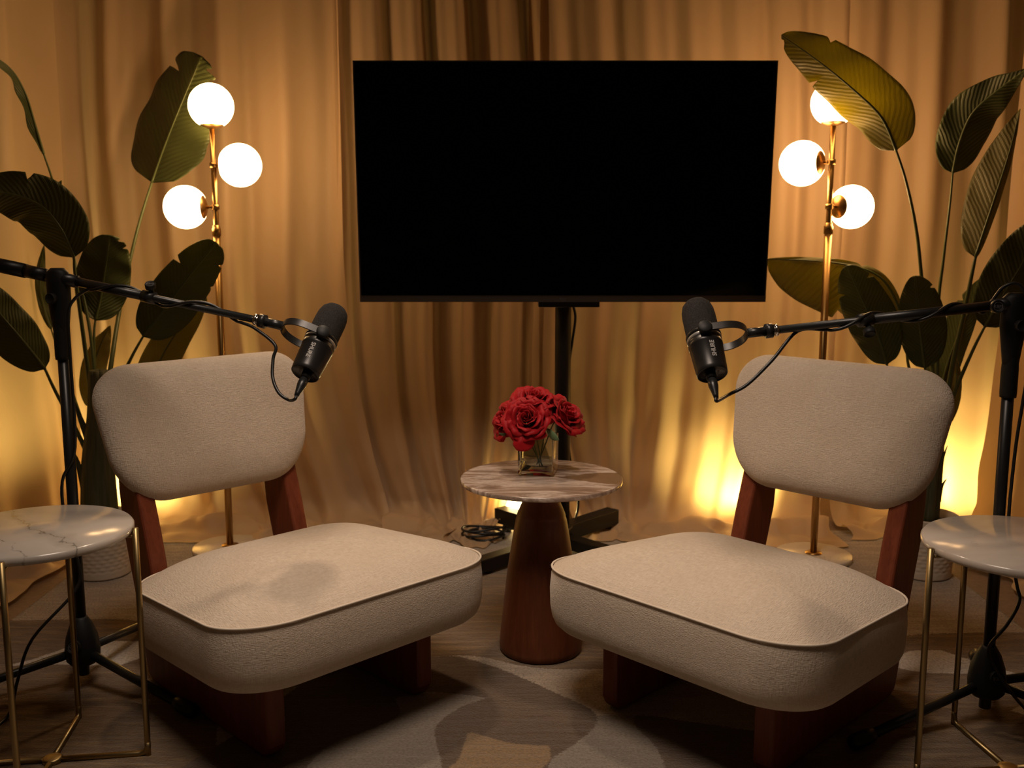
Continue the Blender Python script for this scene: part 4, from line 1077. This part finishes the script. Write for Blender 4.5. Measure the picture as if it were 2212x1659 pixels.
def on_boom(piv_, tip_, t, ang, off=0.013):
    p = piv_.lerp(tip_, t); d = (tip_ - piv_).normalized(); s = d.cross(Vector((0, 0, 1))).normalized(); u_ = s.cross(d)
    return p + (u_ * math.cos(ang) + s * math.sin(ang)) * off
def wrap(piv_, tip_, t0, t1, a0, a1, n, off=0.013):
    return [on_boom(piv_, tip_, t0 + (t1 - t0) * k / n, a0 + (a1 - a0) * k / n, off) for k in range(n + 1)]
def xlr(name_parent, p, ax):
    return lathe([(0, 0), (0.0085, 0), (0.0085, 0.010), (0.0098, 0.011), (0.0098, 0.022), (0.0088, 0.028), (0.0058, 0.044), (0.0048, 0.050), (0, 0.050)], 24, c=p, axis=ax)
def cable(path, conn, label):
    r = thing('microphone_cable', path[0], label, 'cable', 'black microphone cables')
    O = Vector(path[0])
    mk('cord', tube(path, 0.0036, 10, sm=6), M['rubber'], r, off=O)
    (p, ax) = conn
    mk('connector', xlr(r, p, ax), M['black'], r, off=O)
    return r
pL, axL = connector(cL, rotL, 0.004)
endL = pL + axL * 0.049
sidecam = Vector((0, -0.018, 0))
pathL = [endL, endL + axL * 0.010, at(624, 864, 2.06), at(602, 848, 2.07), at(589, 815, 2.09), at(590, 775, 2.11), at(594, 745, 2.12), tipL + Vector((-0.002, -0.006, -0.018))]
pathL += wrap(piv, tipL, 0.94, 0.16, 2.9, 2.9 + 2 * PI * 2.0, 26, 0.0130)
pathL += [piv + Vector((0.045, -0.02, -0.045)), piv + Vector((0.028, -0.022, -0.08)), piv + Vector((0.026, -0.022, -0.18)), Vector((piv.x + 0.019, piv.y - 0.012, 0.60)), Vector((piv.x - 0.014, piv.y - 0.016, 0.52)), Vector((piv.x - 0.012, piv.y - 0.017, 0.42)), Vector((piv.x + 0.012, piv.y - 0.018, 0.32)), Vector((piv.x + 0.004, piv.y - 0.03, 0.26)), at(70, 1380, 2.15), at(38, 1470, 2.1), fl(18, 1545, 0.02), fl(-40, 1590, 0.02)]
cable(pathL, (pL, axL), 'black microphone cable wound along the left boom and running down its stand')
pR, axR = connector(cR, rotR, -0.004)
endR = pR + axR * 0.049
pathR = [endR, endR + axR * 0.008, at(1575, 852, 1.99), at(1615, 830, 2.0), at(1668, 778, 2.02), at(1722, 716, 2.04)]
pathR += wrap(pivR, tipR, 0.80, 0.12, 2.6, 2.6 + 2 * PI * 2.0, 26, 0.0130)
pathR += [pivR + Vector((-0.03, -0.01, 0.035)), pivR + Vector((0.004, -0.02, 0.032)), pivR + Vector((0.03, -0.028, -0.06)), pivR + Vector((0.022, -0.022, -0.2)), Vector((pivR.x + 0.018, pivR.y - 0.012, 0.62)), Vector((pivR.x + 0.016, pivR.y - 0.014, 0.45)), at(2196, 1260, 2.06), at(2202, 1300, 2.05), at(2175, 1350, 2.04), at(2138, 1395, 2.04), at(2142, 1430, 2.05), at(2180, 1490, 2.02), fl(2225, 1540, 0.02), fl(2290, 1580, 0.02)]
cable(pathR, (pR, axR), 'black microphone cable wound along the right boom and hanging beside its stand')

# ------------------------------------------------------------ lights
def spot(name, loc, target, energy, size_deg, blend, soft, col):
    L = bpy.data.lights.new(name, 'SPOT'); L.energy = energy; L.spot_size = math.radians(size_deg); L.spot_blend = blend
    L.shadow_soft_size = soft; L.color = col
    o = bpy.data.objects.new(name, L); COL.objects.link(o); o.location = loc
    o.rotation_euler = (Vector(target) - Vector(loc)).to_track_quat('-Z', 'Y').to_euler(); return o
spot('overhead_spot', (-0.37, 2.96, 2.75), (-0.05, 2.12, 0.4), 84, 52, 0.9, 0.07, (1.0, 0.76, 0.54))
spot('key_spot', (-0.20, 1.35, 2.60), (0.0, 2.05, 0.4), 145, 74, 0.9, 0.40, (1.0, 0.80, 0.64))
wd = bpy.data.worlds.new('world'); sc.world = wd; wd.use_nodes = True
bg = wd.node_tree.nodes['Background']; bg.inputs[0].default_value = (1.0, 0.72, 0.48, 1); bg.inputs[1].default_value = 0.018

# ------------------------------------------------------------ camera
cam = bpy.data.cameras.new('camera'); co = bpy.data.objects.new('camera', cam); COL.objects.link(co)
co.location = (0, 0, HC); co.rotation_euler = (PI / 2 - PITCH, 0, 0)
cam.sensor_width = 36; cam.lens = F_PX / W_IM * 36
cam.dof.use_dof = True; cam.dof.focus_distance = 2.15; cam.dof.aperture_fstop = 5.0
cam.clip_start = 0.05
sc.camera = co
vs = sc.view_settings
vs.view_transform = 'Standard'; vs.look = 'None'; vs.exposure = 0.0; vs.gamma = 1.0; vs.use_curve_mapping = False
